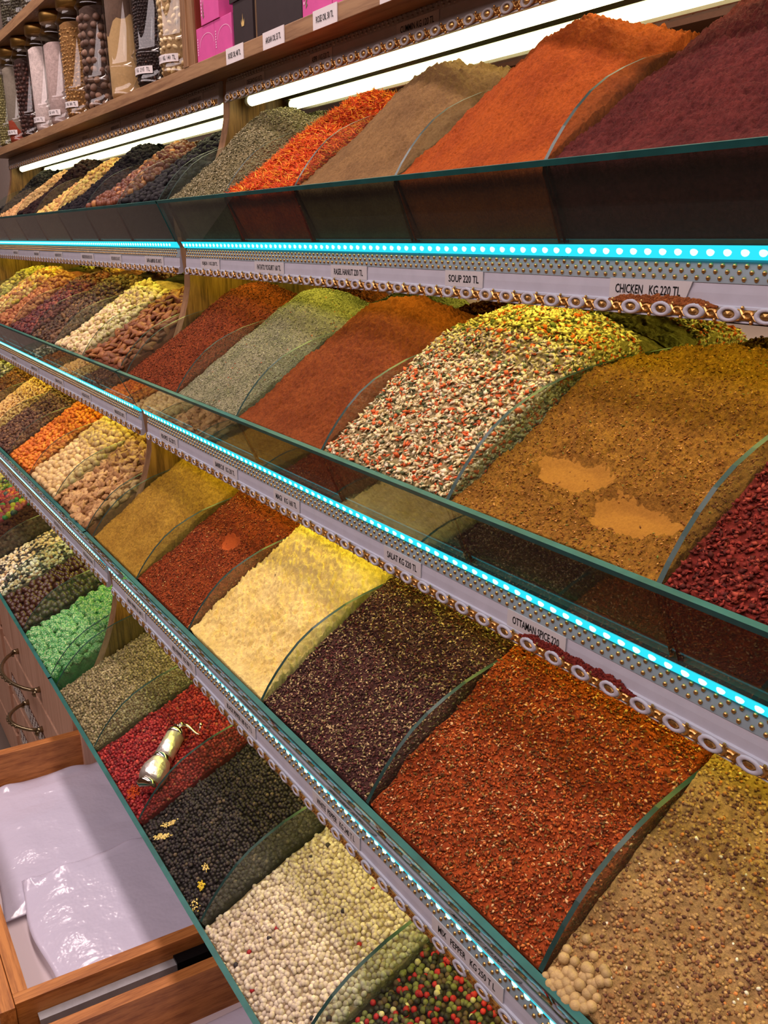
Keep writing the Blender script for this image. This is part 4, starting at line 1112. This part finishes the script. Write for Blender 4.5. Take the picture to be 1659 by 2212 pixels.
carton(-.843, -.752, SZ, .070, 'wide black box with two gold crowns above the ARGAN OIL tag', 'black')
carton(-.7505, -.699, SZ, .050, 'pink box right of the wide black box', 'pink')
carton(-.698, -.645, SZ, .050, 'pink box above the right end of the ROSE OIL 30 tag', 'pink')

# glass jars with gold lids
LIDM = plain('gold_lid', (150, 116, 60), .3, .85, var=.15); 
def jar(x, label, y=.4585, z0=SZ, h=.183, r=.0345, txt=None, part_label=True):
    root = empty('glass_jar', (x, y, z0), label, 'jar')
    prof = [(r * .80, 0), (r * .98, .001), (r * 1.05, .006), (r * .98, .012), (r * .92, .016), (r * .93, .030), (r * 1.0, .040), (r * 1.07, .0425), (r * 1.0, .045), (r * .95, .050), (r * .94, h * .70), (r * .95, h * .78), (r * 1.04, h * .80), (r * .96, h * .825), (r * .88, h * .87), (r * .84, h * .92)]
    MB().lathe(prof, (x, y, z0), seg=28).build('glass_body', JARGLASS, root, smooth=True)
    MB().lathe([(r * .90, h * .905), (r * .93, h * .91), (r * .93, h * .985), (r * .88, h)], (x, y, z0), seg=28).build('gold_lid', LIDM, root, smooth=True)
    if txt:
        m = MB(); n = 14; rr = r * .965; V = []; F = []
        z1, z2 = .0185, .0275
        for i in range(n + 1):
            a = math.radians(-128 + 90 * i / n)
            V += [(x + rr * math.cos(a), y + rr * math.sin(a), z0 + z1), (x + rr * math.cos(a), y + rr * math.sin(a), z0 + z2)]
        F = [(2 * i, 2 * i + 2, 2 * i + 3, 2 * i + 1) for i in range(n)]
        m.add(V, F); pl = m.build('price_label', PAPER, root, smooth=True)
        # lettering bent round the jar, one character at a time
        chars = txt; nn = len(chars); th0 = math.radians(-124); th1 = math.radians(-44); LV = []; LF = []
        for i, ch in enumerate(chars):
            if ch == ' ': continue
            a = th0 + (th1 - th0) * (i + .5) / nn; rq = rr + .0004
            cu = bpy.data.curves.new('letter', 'FONT'); cu.body = ch; cu.align_x = 'CENTER'; cu.align_y = 'CENTER'; cu.size = .0068 * S; cu.offset = .0001; cu.resolution_u = 1
            cu.materials.append(INK)
            me = text_mesh(cu, 'letter'); b0 = len(LV)
            for vv in me.vertices:
                u_ = vv.co.x * .62 / S; LV.append((x + rq * math.cos(a) - u_ * math.sin(a), y + rq * math.sin(a) + u_ * math.cos(a), z0 + .023 + vv.co.y / S))
            for pp in me.polygons: LF.append([q + b0 for q in pp.vertices])
        link_mesh('lettering', LV, LF, INK, None, pl)
    return root
def fill(x, label, name, cat, cols, wts, size, bed, top=.80, y=.4585, z0=SZ, h=.183, r=.0345, squash=(1, .8, .7), seed=1, layers=None):
    ri = r * .86; hh = h * top
    m = MB(); prof = [(ri * .5, .004), (ri * .97, .006), (ri, .012), (ri, hh * .97), (ri * .8, hh), (.0001, hh * 1.01)]
    bedm = layers[0] if layers else powder(name + '_bed_jar', bed, None, 300, .2)
    m.lathe(prof, (x, y, z0), seg=30)
    if layers:
        m.m = [1 if (sum(m.v[i][2] for i in f) / len(f) - z0) > layers[2] else 0 for f in m.f]
        # insert a break line so the second colour starts at the right height
    o = m.build(name, [bedm] + ([layers[1]] if layers else []), smooth=True)
    tag(o, label, cat, None, 'stuff')
    if size:
        r_ = np.random.default_rng(seed); rows = int((hh - .01) / (size * .85)); P = []
        for j in range(rows):
            nn = int(2 * math.pi * ri / (size * .95))
            for q in range(nn):
                a = 2 * math.pi * (q + .5 * (j % 2) + r_.uniform(-.2, .2)) / nn
                if math.sin(a) > .5: continue
                rad = ri - size * .15; P.append((x + rad * math.cos(a), y + rad * math.sin(a), z0 + .010 + j * size * .85 + r_.uniform(-.15, .15) * size))
        P = np.array(P); n = len(P)
        q = scatter('pieces', P, rand_rot(n, r_, None, 2.0), size * .5 * r_.uniform(.85, 1.1, (n, 1)) * np.array([squash]), (lumpy(ICO2[0], .08, 3, seed), ICO2[1]), pick(cols, wts, n, r_, .1), CORNM, None, o, True)
        q['kind'] = 'stuff'
    return o
JX = [-1.121, -1.213, -1.330, -1.455, -1.572, -1.685, -1.798, -1.920, -2.035, -2.135]
JT = ['PINE NUTS 1 KG 140 TL', 'CLOVE 1 KG 295 TL', None, None, 'PINE NUTS 1 KG 380 TL', 'SAHLEP 1 KG 600 TL', 'SALEP 1 KG 300 TL', None, 'RED PEPPER KG 90 TL', None]
JL = ['jar of white beans next to the upright board', 'jar of black cloves labelled 295 TL', 'jar of beige powder with dark layer on top', 'jar of whole brown nutmegs', 'jar of slim pine nuts labelled 380 TL',
      'jar of pinkish sahlep powder, left of the pine nuts', 'jar of white powder', 'jar of dark brown pieces', 'jar of grey powder over red powder', 'leftmost jar of greenish pieces']
for x, t_, l_ in zip(JX, JT, JL): jar(x, 'ribbed gold-lidded glass ' + l_, txt=t_)
fill(JX[0], 'white beans filling the jar next to the upright board', 'white_beans', 'beans', [(222, 196, 150), (206, 178, 130)], [1, 1], .0100, (150, 120, 84), squash=(1, .6, .55), seed=1)
fill(JX[1], 'black cloves filling the jar labelled 295 TL', 'cloves', 'cloves', [(52, 36, 34), (40, 28, 28), (90, 60, 50)], [4, 4, .6], .0045, (34, 24, 24), seed=2)
def two(a, b): return plain(a[0], a[1], .9, var=.08, scale=200), plain(b[0], b[1], .9, var=.15, scale=200)
def fill2(x, label, name, cat, c1, c2, zsplit, seed=1):
    ri = .0345 * .86; m = MB(); hh = .148; segs = 30
    rows = [(ri * .5, .004), (ri * .97, .006), (ri, .012), (ri, zsplit), (ri, zsplit + .0001), (ri, hh * .97), (ri * .8, hh), (.0001, hh * 1.01)]
    m.lathe(rows, (x, .4585, SZ), seg=segs)
    r_ = random.Random(seed); off = [.012 * math.sin(k * .42 + seed) + .005 * math.sin(k * 1.3) for k in range(segs)]
    for j in (3, 4):
        for k in range(segs):
            q = m.v[j * segs + k]; m.v[j * segs + k] = (q[0], q[1], q[2] + off[k])
    mm = two(c1, c2); m.m = [1 if (min(f) // segs) >= 4 else 0 for f in m.f]
    o = m.build(name, list(mm), smooth=True); return tag(o, label, cat, None, 'stuff')
fill2(JX[2], 'beige powder with a dark brown upper layer inside the jar', 'beige_powder', 'powder', ('beige_pw', (186, 150, 104)), ('brown_layer', (92, 70, 58)), .098, 2)
fill(JX[3], 'large round brown nutmegs filling their jar', 'nutmegs', 'nutmeg', [(112, 84, 70), (98, 72, 60), (130, 98, 80)], [1, 1, .6], .0140, (60, 44, 38), squash=(1, .8, .8), seed=4)
fill(JX[4], 'slim golden pine nuts filling the jar labelled 380 TL', 'pine_nuts', 'pine nuts', [(196, 150, 90), (176, 126, 70)], [1, 1], .0070, (120, 84, 48), squash=(1, .5, .45), seed=5)
fill(JX[5], 'pinkish sahlep powder filling its jar', 'sahlep_powder', 'powder', None, None, 0, (168, 144, 140), top=.74)
fill(JX[6], 'white powder filling its jar', 'white_powder', 'powder', None, None, 0, (196, 176, 172), top=.80)
fill(JX[7], 'dark brown pieces filling their jar', 'brown_pieces', 'dried fruit', [(84, 48, 40), (62, 36, 32)], [1, 1], .0090, (44, 28, 26), seed=8)
fill2(JX[8], 'red powder under grey powder inside the jar', 'layered_powder', 'powder', ('red_pw', (150, 62, 40)), ('grey_pw', (120, 108, 96)), .040, 5)
fill(JX[9], 'greenish dried pieces filling the leftmost jar', 'green_pieces', 'dried herb', [(150, 140, 90), (120, 110, 70)], [1, 1], .0060, (90, 82, 50), seed=9)
for i, x in enumerate((-1.80, -1.885, -1.97)):
    jar(x, 'clear gold-lidded jar on the upper shelf, %s from the right' % ('first', 'second', 'third')[i], z0=.392)
    fill(x, 'dark dried leaves inside the %s upper-shelf jar from the right' % ('first', 'second', 'third')[i], 'dried_leaves', 'dried herb', [(90, 84, 66), (66, 58, 46)], [1, 1], .0060, (50, 44, 36), z0=.392, seed=20 + i)

# ------------------------------------------------------------------ cabinet under the bins
FY = 0.205
def rect_panel(mb, x0, x1, z0, z1, y=FY, t=.012, m=0, bev=.0008): mb.box((x0, y, z0), (x1, y + t, z1), m, bev)
CT = -0.578
root = empty('drawer_cabinet', (-1.62, FY + .1, FLOORZ), 'pinkish-brown wooden cabinet with drawers under the nut bins', 'cabinet')
b = MB()
b.box((-2.203, FY + .013, FLOORZ), (-1.046, YM, CT)); b.build('carcass', WOODC, root)
INL = plain('nacre_inlay', (206, 200, 192), .3, var=.15, scale=50)
def handle(x, z, parent, L=.155):
    m = MB(); pts = []
    for i in range(13):
        t = i / 12; pts.append((x - L / 2 + L * t, FY - .006 - .034 * math.sin(math.pi * t) ** .7, z + .004 * math.sin(math.pi * t)))
    m.tube(pts, [.0032, .003, .0028, .003, .0034, .0036, .0036, .0036, .0034, .003, .0028, .003, .0032], 8)
    for sx in (-1, 1):
        m.tube([(x + sx * L / 2, FY + .001, z), (x + sx * L / 2, FY - .010, z)], [.0055, .0040], 8)
        hv = half_ico(.0055); m.add((hv[0] + (x + sx * L / 2 * 1.03, FY - .008, z - .004)).tolist(), hv[1])
    for i in range(3, 10):
        hv = half_ico(.0022); m.add((hv[0] + (pts[i][0], pts[i][1] - .003, pts[i][2])).tolist(), hv[1])
    return m.build('handle', plain('old_brass', (150, 134, 104), .25, .9, var=.15), parent, smooth=True)
cols_ = [(-1.567, -1.05), (-2.19, -1.60)]
rows_ = [(-.700, -.583), (-.822, -.706), (-.935, -.828), (-1.028, -.941)]
for ci, (x0, x1) in enumerate(cols_):
    for ri, (z0, z1) in enumerate(rows_):
        m = MB(); rect_panel(m, x0, x1 - .004, z0 + .002, z1)
        if ri in (1, 2): 
            m.box((x0 + .03, FY - .0006, z0 + .020), (x0 + .30, FY + .001, z0 + .055), 1)
        fr = m.build('drawer_front', [WOODC, plain('inlay_recess', (96, 60, 46), .5)], root)
        if ri in (1, 2):
            q = MB(); rr = random.Random(ri + ci * 5)
            for i in range(34):
                for j in range(4):
                    if (i + j) % 2 == 0 or rr.random() < .25:
                        xx = x0 + .034 + i * .0078; zz = z0 + .0215 + j * .0082
                        q.box((xx, FY - .0012, zz), (xx + .0068, FY - .0005, zz + .0072))
            q.build('nacre_inlay', INL, fr)
        if ri < 3: handle(-1.34 if ci == 0 else x0 + .3, z0 + (.028 if ri == 0 else .064 if ri == 1 else .06), fr, .155 if ri == 0 else .10)

# carcass of the open bay on the right
root = empty('open_cabinet', (-.5, FY + .15, FLOORZ), 'dark wooden cabinet carcass with two pulled-out drawers, under the peppercorn bins', 'cabinet')
root_oc = root
DK = plain('cabinet_inside', (84, 54, 36), .6, var=.1)
MB().box((-1.044, FY + .005, FLOORZ), (-1.030, YM, CT)).build('side_panel', WOODC, root)
MB().box((-.6305, FY + .030, FLOORZ), (-.6225, YM, CT - .012)).build('middle_panel', DK, root)
MB().box((.079, FY + .005, FLOORZ), (.093, YM, CT)).build('end_panel', WOODC, root)
MB().box((-1.030, YM - .012, FLOORZ), (.079, YM, CT)).build('back_board', DK, root)
MB().box((-1.030, FY + .015, CT - .010), (.079, YM - .012, CT)).build('top_board', DK, root)
MB().box((-1.030, FY + .004, FLOORZ), (.079, FY + .016, -.742)).build('lower_front', WOODC, root)

def drawer(x0, x1, yf, yb, zt, depth, skew, label, tk=.0125):
    par = root_oc
    root = empty('drawer', ((x0 + x1) / 2, (yf + yb) / 2, zt - depth), label)
    root.parent = par; root.location = Vector(WLOC[root.name]) - Vector(WLOC[par.name])
    def sk(mb):
        mb.v = [(v[0] + skew * (v[1] - yf), v[1], v[2]) for v in mb.v]; return mb
    sk(MB().box((x0, yf, zt - depth), (x0 + tk, yb, zt), 0, .0005)).build('side_board', WOODDY, root)
    sk(MB().box((x1 - tk, yf, zt - depth), (x1, yb, zt), 0, .0005)).build('side_board', WOODDY, root)
    sk(MB().box((x0 + tk, yb - tk, zt - depth), (x1 - tk, yb, zt - .004), 0)).build('back_board', WOODD, root)
    sk(MB().box((x0 + tk, yf, zt - depth), (x1 - tk, yf + tk, zt), 0, .0005)).build('inner_front', WOODD, root)
    sk(MB().box((x0 - .010, yf - .0135, zt - depth - .01), (x1 + .002, yf - .0004, zt - .0015), 0, .0008)).build('face_board', WOODD, root)
    sk(MB().box((x0 + tk, yf + tk, zt - depth), (x1 - tk, yb - tk, zt - depth + .005), 0)).build('bottom_board', plain('white_lining', (226, 210, 214), .5), root)
    return root, sk
d1, sk1 = drawer(-1.066, -.6430, .048, .36, -.635, .060, .09, 'open oak drawer full of clear plastic bags, lower left')
d2, sk2 = drawer(-.6235, -.215, .049, .36, -.650, .060, .09, 'second open oak drawer, cut off by the bottom edge')
# telescopic runner on the right side of the first drawer
rt = empty('drawer_runner', (-.640, .2, -.672), 'zinc telescopic drawer runner between the two open drawers', 'drawer runner')
m = MB(); m.box((-.6425, .064, -.6545), (-.6335, .37, -.653)); m.box((-.6345, .064, -.677), (-.6335, .37, -.6545)); sk1(m).build('inner_rail', STEEL, rt)
m = MB(); m.box((-.6425, .185, -.6525), (-.6310, .40, -.6495)); m.box((-.6322, .185, -.680), (-.6308, .40, -.6525)); sk1(m).build('outer_rail', BLACKM, rt)
m = MB()
for yy in (.074, .088, .140, .165):
    m.box((-.6334, yy, -.668), (-.6331, yy + .006, -.664))
sk1(m).build('rail_slots', BLACKM, rt)
for yy in (.108, .175):
    m = MB(); m.lathe([(.0028, 0), (.0028, .0008), (.0012, .0012)], (-.6335, yy, -.665), seg=12, R=Matrix.Rotation(math.pi / 2, 3, 'Y')); sk1(m).build('screw', STEEL, rt)

# plastic bags: thin, glossy, wrinkled film packets
def film(name):
    t = NT(name)
    v = t.coords(); f = t.noise(v, 14, 4, .6)
    p = t.principled(lin((222, 216, 236)), .16, 0, t.bump(f, .55, .009), .8)
    p.inputs['Coat Weight'].default_value = .6; p.inputs['Coat Roughness'].default_value = .06
    tr = t.n('ShaderNodeBsdfTransparent'); mx = t.n('ShaderNodeMixShader'); mx.inputs[0].default_value = .72
    t.l(tr.outputs[0], mx.inputs[1]); t.l(p.outputs[0], mx.inputs[2]); t.l(mx.outputs[0], t.out.inputs['Surface'])
    return t.m
FILM = film('clear_plastic_film')
def bag(x0, x1, y0, y1, z, seed, label, ang=0.0, sk=None, ridge=None):
    nx, ny = 110, 80
    xs = np.linspace(0, 1, nx); ys = np.linspace(0, 1, ny); U, V_ = np.meshgrid(xs, ys, indexing='ij')
    wob = .004 * np.sin(U * 7 + seed) ; X = x0 + (x1 - x0) * U + .004 * np.sin(V_ * 5 + seed); Y = y0 + (y1 - y0) * V_ + wob
    Z = .0022 * np.abs(fbm(X, Y, 12, seed, 3, .45)) * 2 + .0003 * np.abs(fbm(X * 3, Y, 60, seed + 3, 2))
    edge = np.minimum(np.minimum(U, 1 - U) * 8, np.minimum(V_, 1 - V_) * 6).clip(0, 1)
    Z = Z * (.35 + .65 * edge) + .005 * edge ** .5
    if ridge is not None:
        Z += .0035 * np.exp(-((U - ridge) / .035) ** 2) * (1 + .8 * np.sin(V_ * 34 + 2 * np.sin(V_ * 9)))
    Z = z + Z
    idx = np.arange(nx * ny).reshape(nx, ny)
    F = np.stack([idx[:-1, :-1].ravel(), idx[1:, :-1].ravel(), idx[1:, 1:].ravel(), idx[:-1, 1:].ravel()], 1)
    P = np.stack([X.ravel(), Y.ravel(), Z.ravel()], 1)
    P2 = P.copy(); P2[:, 2] = z
    n = len(P); b0 = np.concatenate([idx[:, 0], idx[-1, 1:], idx[::-1, -1][1:], idx[0, ::-1][1:-1]])
    b1 = np.roll(b0, -1)
    Fs = np.stack([b0, b0 + n, b1 + n, b1], 1)
    if sk is not None:
        P[:, 0] += .09 * (P[:, 1] - .048); P2[:, 0] += .09 * (P2[:, 1] - .048)
    o = link_mesh('plastic_bag_stack', np.vstack([P, P2]), np.vstack([F, F[:, ::-1] + n, Fs]), FILM, None, None, None, True)
    return tag(o, label, 'plastic bags')
bag(-1.050, -.805, .066, .335, -.6835, 3, 'stack of clear plastic bags at the back of the open drawer', sk=1, ridge=.04)
bag(-.850, -.668, .086, .335, -.6735, 8, 'stack of clear plastic bags nearest the drawer runner, crinkled edge', sk=1, ridge=.05)
bag(-.600, -.42, .075, .335, -.6960, 12, 'stack of clear plastic bags in the second drawer, bottom edge', sk=1, ridge=.3)
bag(-.40, -.245, .075, .335, -.6960, 13, 'further clear plastic bags in the second drawer', sk=1)

# ------------------------------------------------------------------ engraved pepper mill lying on the red peppercorns
A = Vector((-.6985, .1965, 0)); T = Vector((-.7390, .2440, 0))
A.z = float(HRED.z(np.array([A.x]), np.array([A.y]), False)[0]) + .0150
T.z = float(HRED.z(np.array([T.x]), np.array([T.y]), False)[0]) + .0120
ax = (T - A); Lm = ax.length; ax.normalize()
sx_ = ax.cross(Vector((0, 0, 1))).normalized(); sz_ = sx_.cross(ax).normalized()
RM = Matrix([[sx_[i], sz_[i], ax[i]] for i in range(3)])
t = NT('engraved_silver'); v = t.coords(); f = t.noise(v, 95, 3, .7); w_ = t.n('ShaderNodeTexVoronoi'); w_.inputs['Scale'].default_value = 130; t.l(v, w_.inputs['Vector'])
ad = t.n('ShaderNodeMath', operation='ADD'); t.l(f, ad.inputs[0]); t.l(w_.outputs['Distance'], ad.inputs[1])
t.principled(lin((228, 220, 212)), .38, .9, t.bump(ad.outputs[0], .6, .0014), .5)
SILV = t.m; SILP = plain('polished_silver', (216, 208, 196), .12, 1.0, var=.05)
mill = empty('pepper_mill', (A.x, A.y, A.z - .012), 'engraved silver pepper mill with bent crank lying on red peppercorns', 'pepper mill')
L = Lm
MB().lathe([(.0075, -.002), (.0105, -.001), (.0112, .002), (.0105, .004)], A[:], R=RM, seg=28).build('foot_ring', SILP, mill, smooth=True)
MB().lathe([(.0105, .004), (.0128, .008), (.0138, .014), (.0132, .020), (.0112, .026), (.0100, .0295)], A[:], R=RM, seg=32).build('bulb', SILV, mill, smooth=True)
MB().lathe([(.0100, .0295), (.0103, .030), (.0103, .0335), (.0099, .034)], A[:], R=RM, seg=32).build('plain_band', SILP, mill, smooth=True)
MB().lathe([(.0099, .034), (.0097, .045), (.0096, L - .004)], A[:], R=RM, seg=32).build('barrel', SILV, mill, smooth=True)
MB().lathe([(.0100, L - .004), (.0102, L - .002), (.0096, L + .001), (.006, L + .0025), (.0025, L + .003), (.0022, L + .008), (.0034, L + .010), (.0022, L + .013), (.0005, L + .014)], A[:], R=RM, seg=24).build('cap', SILP, mill, smooth=True)
top = A + ax * (L + .0085)
cd = (Vector((-.7195, .2625, 0)) - Vector((T.x, T.y, 0))).normalized(); cd = (cd - ax * cd.dot(ax)); cd.normalize()
E1 = Vector((-.7175, .2600, 0)); E1.z = float(HRED.z(np.array([E1.x]), np.array([E1.y]), False)[0]) + .013
pts = []
for i in range(9):
    q = i / 8; p = top.lerp(E1, q); p.z += .0035 * math.sin(q * math.pi * 1.6); pts.append(p)
m = MB(); m.tube([p[:] for p in pts], [.0012, .0012, .0014, .0016, .0015, .0013, .0011, .0010, .0010], 8)
back = top + (top - E1).normalized() * .009; m.tube([back[:], top[:]], [.0016, .0011], 8)
m.build('crank_arm', SILP, mill, smooth=True)
kt = E1 + (ax * .7 + Vector((0, 0, .6))).normalized() * .007
m = MB(); m.tube([E1[:], E1.lerp(kt, .5)[:], kt[:]], [.0010, .0009, .0012], 8); m.lathe([(.0004, -.0022), (.0018, -.001), (.0022, 0), (.0018, .0012), (.0004, .0022)], kt[:], seg=12)
m.build('crank_knob', SILP, mill, smooth=True)

# ------------------------------------------------------------------ far side of the aisle (seen in the mirrors and glass)
OC = plain('aisle_counter_wood', (112, 78, 56), .5, var=.1)
root = empty('opposite_counter', (-1.3, -.85, FLOORZ), 'wooden counter on the far side of the aisle, mirrored behind the heaps', 'counter')
MB().box((-3.2, -1.05, FLOORZ), (.6, -.62, -.227), 0, .002).build('body', OC, root)
MB().box((-3.2, -1.06, -.227), (.6, -.60, -.215), 0, .002).build('worktop', plain('pale_top', (170, 150, 132), .4), root)
root = empty('opposite_rack', (-1.3, -1.3, -.2), 'tall wooden rack with shelves on the far side of the aisle', 'shelf')
m = MB()
for zz in (.05, .30, .55): m.box((-3.2, -1.35, zz), (.6, -1.10, zz + .015))
for xx in (-3.2, -2.25, -1.3, -.35, .585): m.box((xx, -1.35, -.214), (xx + .015, -1.10, .75))
m.build('shelves', OC, root)
MB().box((-3.2, -1.362, -.214), (.6, -1.351, .75)).build('back_board', plain('rack_back', (150, 120, 96), .6), root)
# white lidded pot mirrored behind the soup and chicken heaps
px, py, pz = -1.222, -.68, -.215
pot = empty('lidded_pot', (px, py, pz), 'white lidded pot seen in the mirror behind the chicken spice', 'pot')
WP = plain('white_enamel', (226, 222, 228), .2, spec=.6)
q_ = .66
MB().lathe([(.040 * q_, 0), (.050 * q_, .004), (.056 * q_, .05 * q_), (.060 * q_, .068 * q_)], (px, py, pz), seg=36).build('bowl', WP, pot, smooth=True)
MB().lathe([(.066 * q_, .068 * q_), (.066 * q_, .074 * q_), (.050 * q_, .082 * q_), (.020 * q_, .087 * q_), (.006, .088 * q_), (.006, .092 * q_), (.003, .094 * q_)], (px, py, pz), seg=36).build('lid', WP, pot, smooth=True)
MB().box((px - .056, py - .013, pz + .038), (px - .036, py + .013, pz + .042), 0, .001).build('side_grip', WP, pot)
MB().box((px + .036, py - .013, pz + .038), (px + .056, py + .013, pz + .042), 0, .001).build('side_grip', WP, pot)
ORD = ['first', 'second', 'third', 'fourth', 'fifth', 'sixth', 'seventh', 'eighth', 'ninth', 'tenth', 'eleventh', 'twelfth', 'thirteenth', 'fourteenth']
cols3 = [(150, 60, 60), (190, 170, 120), (70, 80, 110), (120, 140, 90), (200, 190, 180), (150, 100, 50)]
for i in range(14):
    x = -2.3 + i * .17
    if abs(x - px) < .12: continue
    c = cols3[i % 6]
    root = empty('storage_tin', (x, -.80, -.215), '%s round tin on the far counter, %s along' % (['red', 'cream', 'blue-grey', 'green', 'white', 'ochre'][i % 6], ORD[i]), 'tin')
    MB().lathe([(.030, 0), (.032, .002), (.032, .075)], (x, -.80, -.215), seg=20).build('body', plain('tin_%d' % (i % 6), c, .4), root, smooth=True)
    MB().lathe([(.033, .075), (.033, .083), (.028, .086)], (x, -.80, -.215), seg=20).build('lid', plain('tin_lid', (170, 150, 110), .3, .7), root, smooth=True)
# visible ceiling lamps of the shop (the aisle fill adds to their light)
for i, x in enumerate((-2.6, -1.8, -1.0, -.2)):
    o = MB().box((x, -.95, CEILZ - .012), (x + .5, -.80, CEILZ - .0005), 0, .002).build('ceiling_lamp', emit('ceiling_lamp_glow', (1.0, .86, .80), 3.0))
    tag(o, 'rectangular shop ceiling lamp over the aisle, %s from the left' % ORD[i], 'lamp', 'shop ceiling lamps')
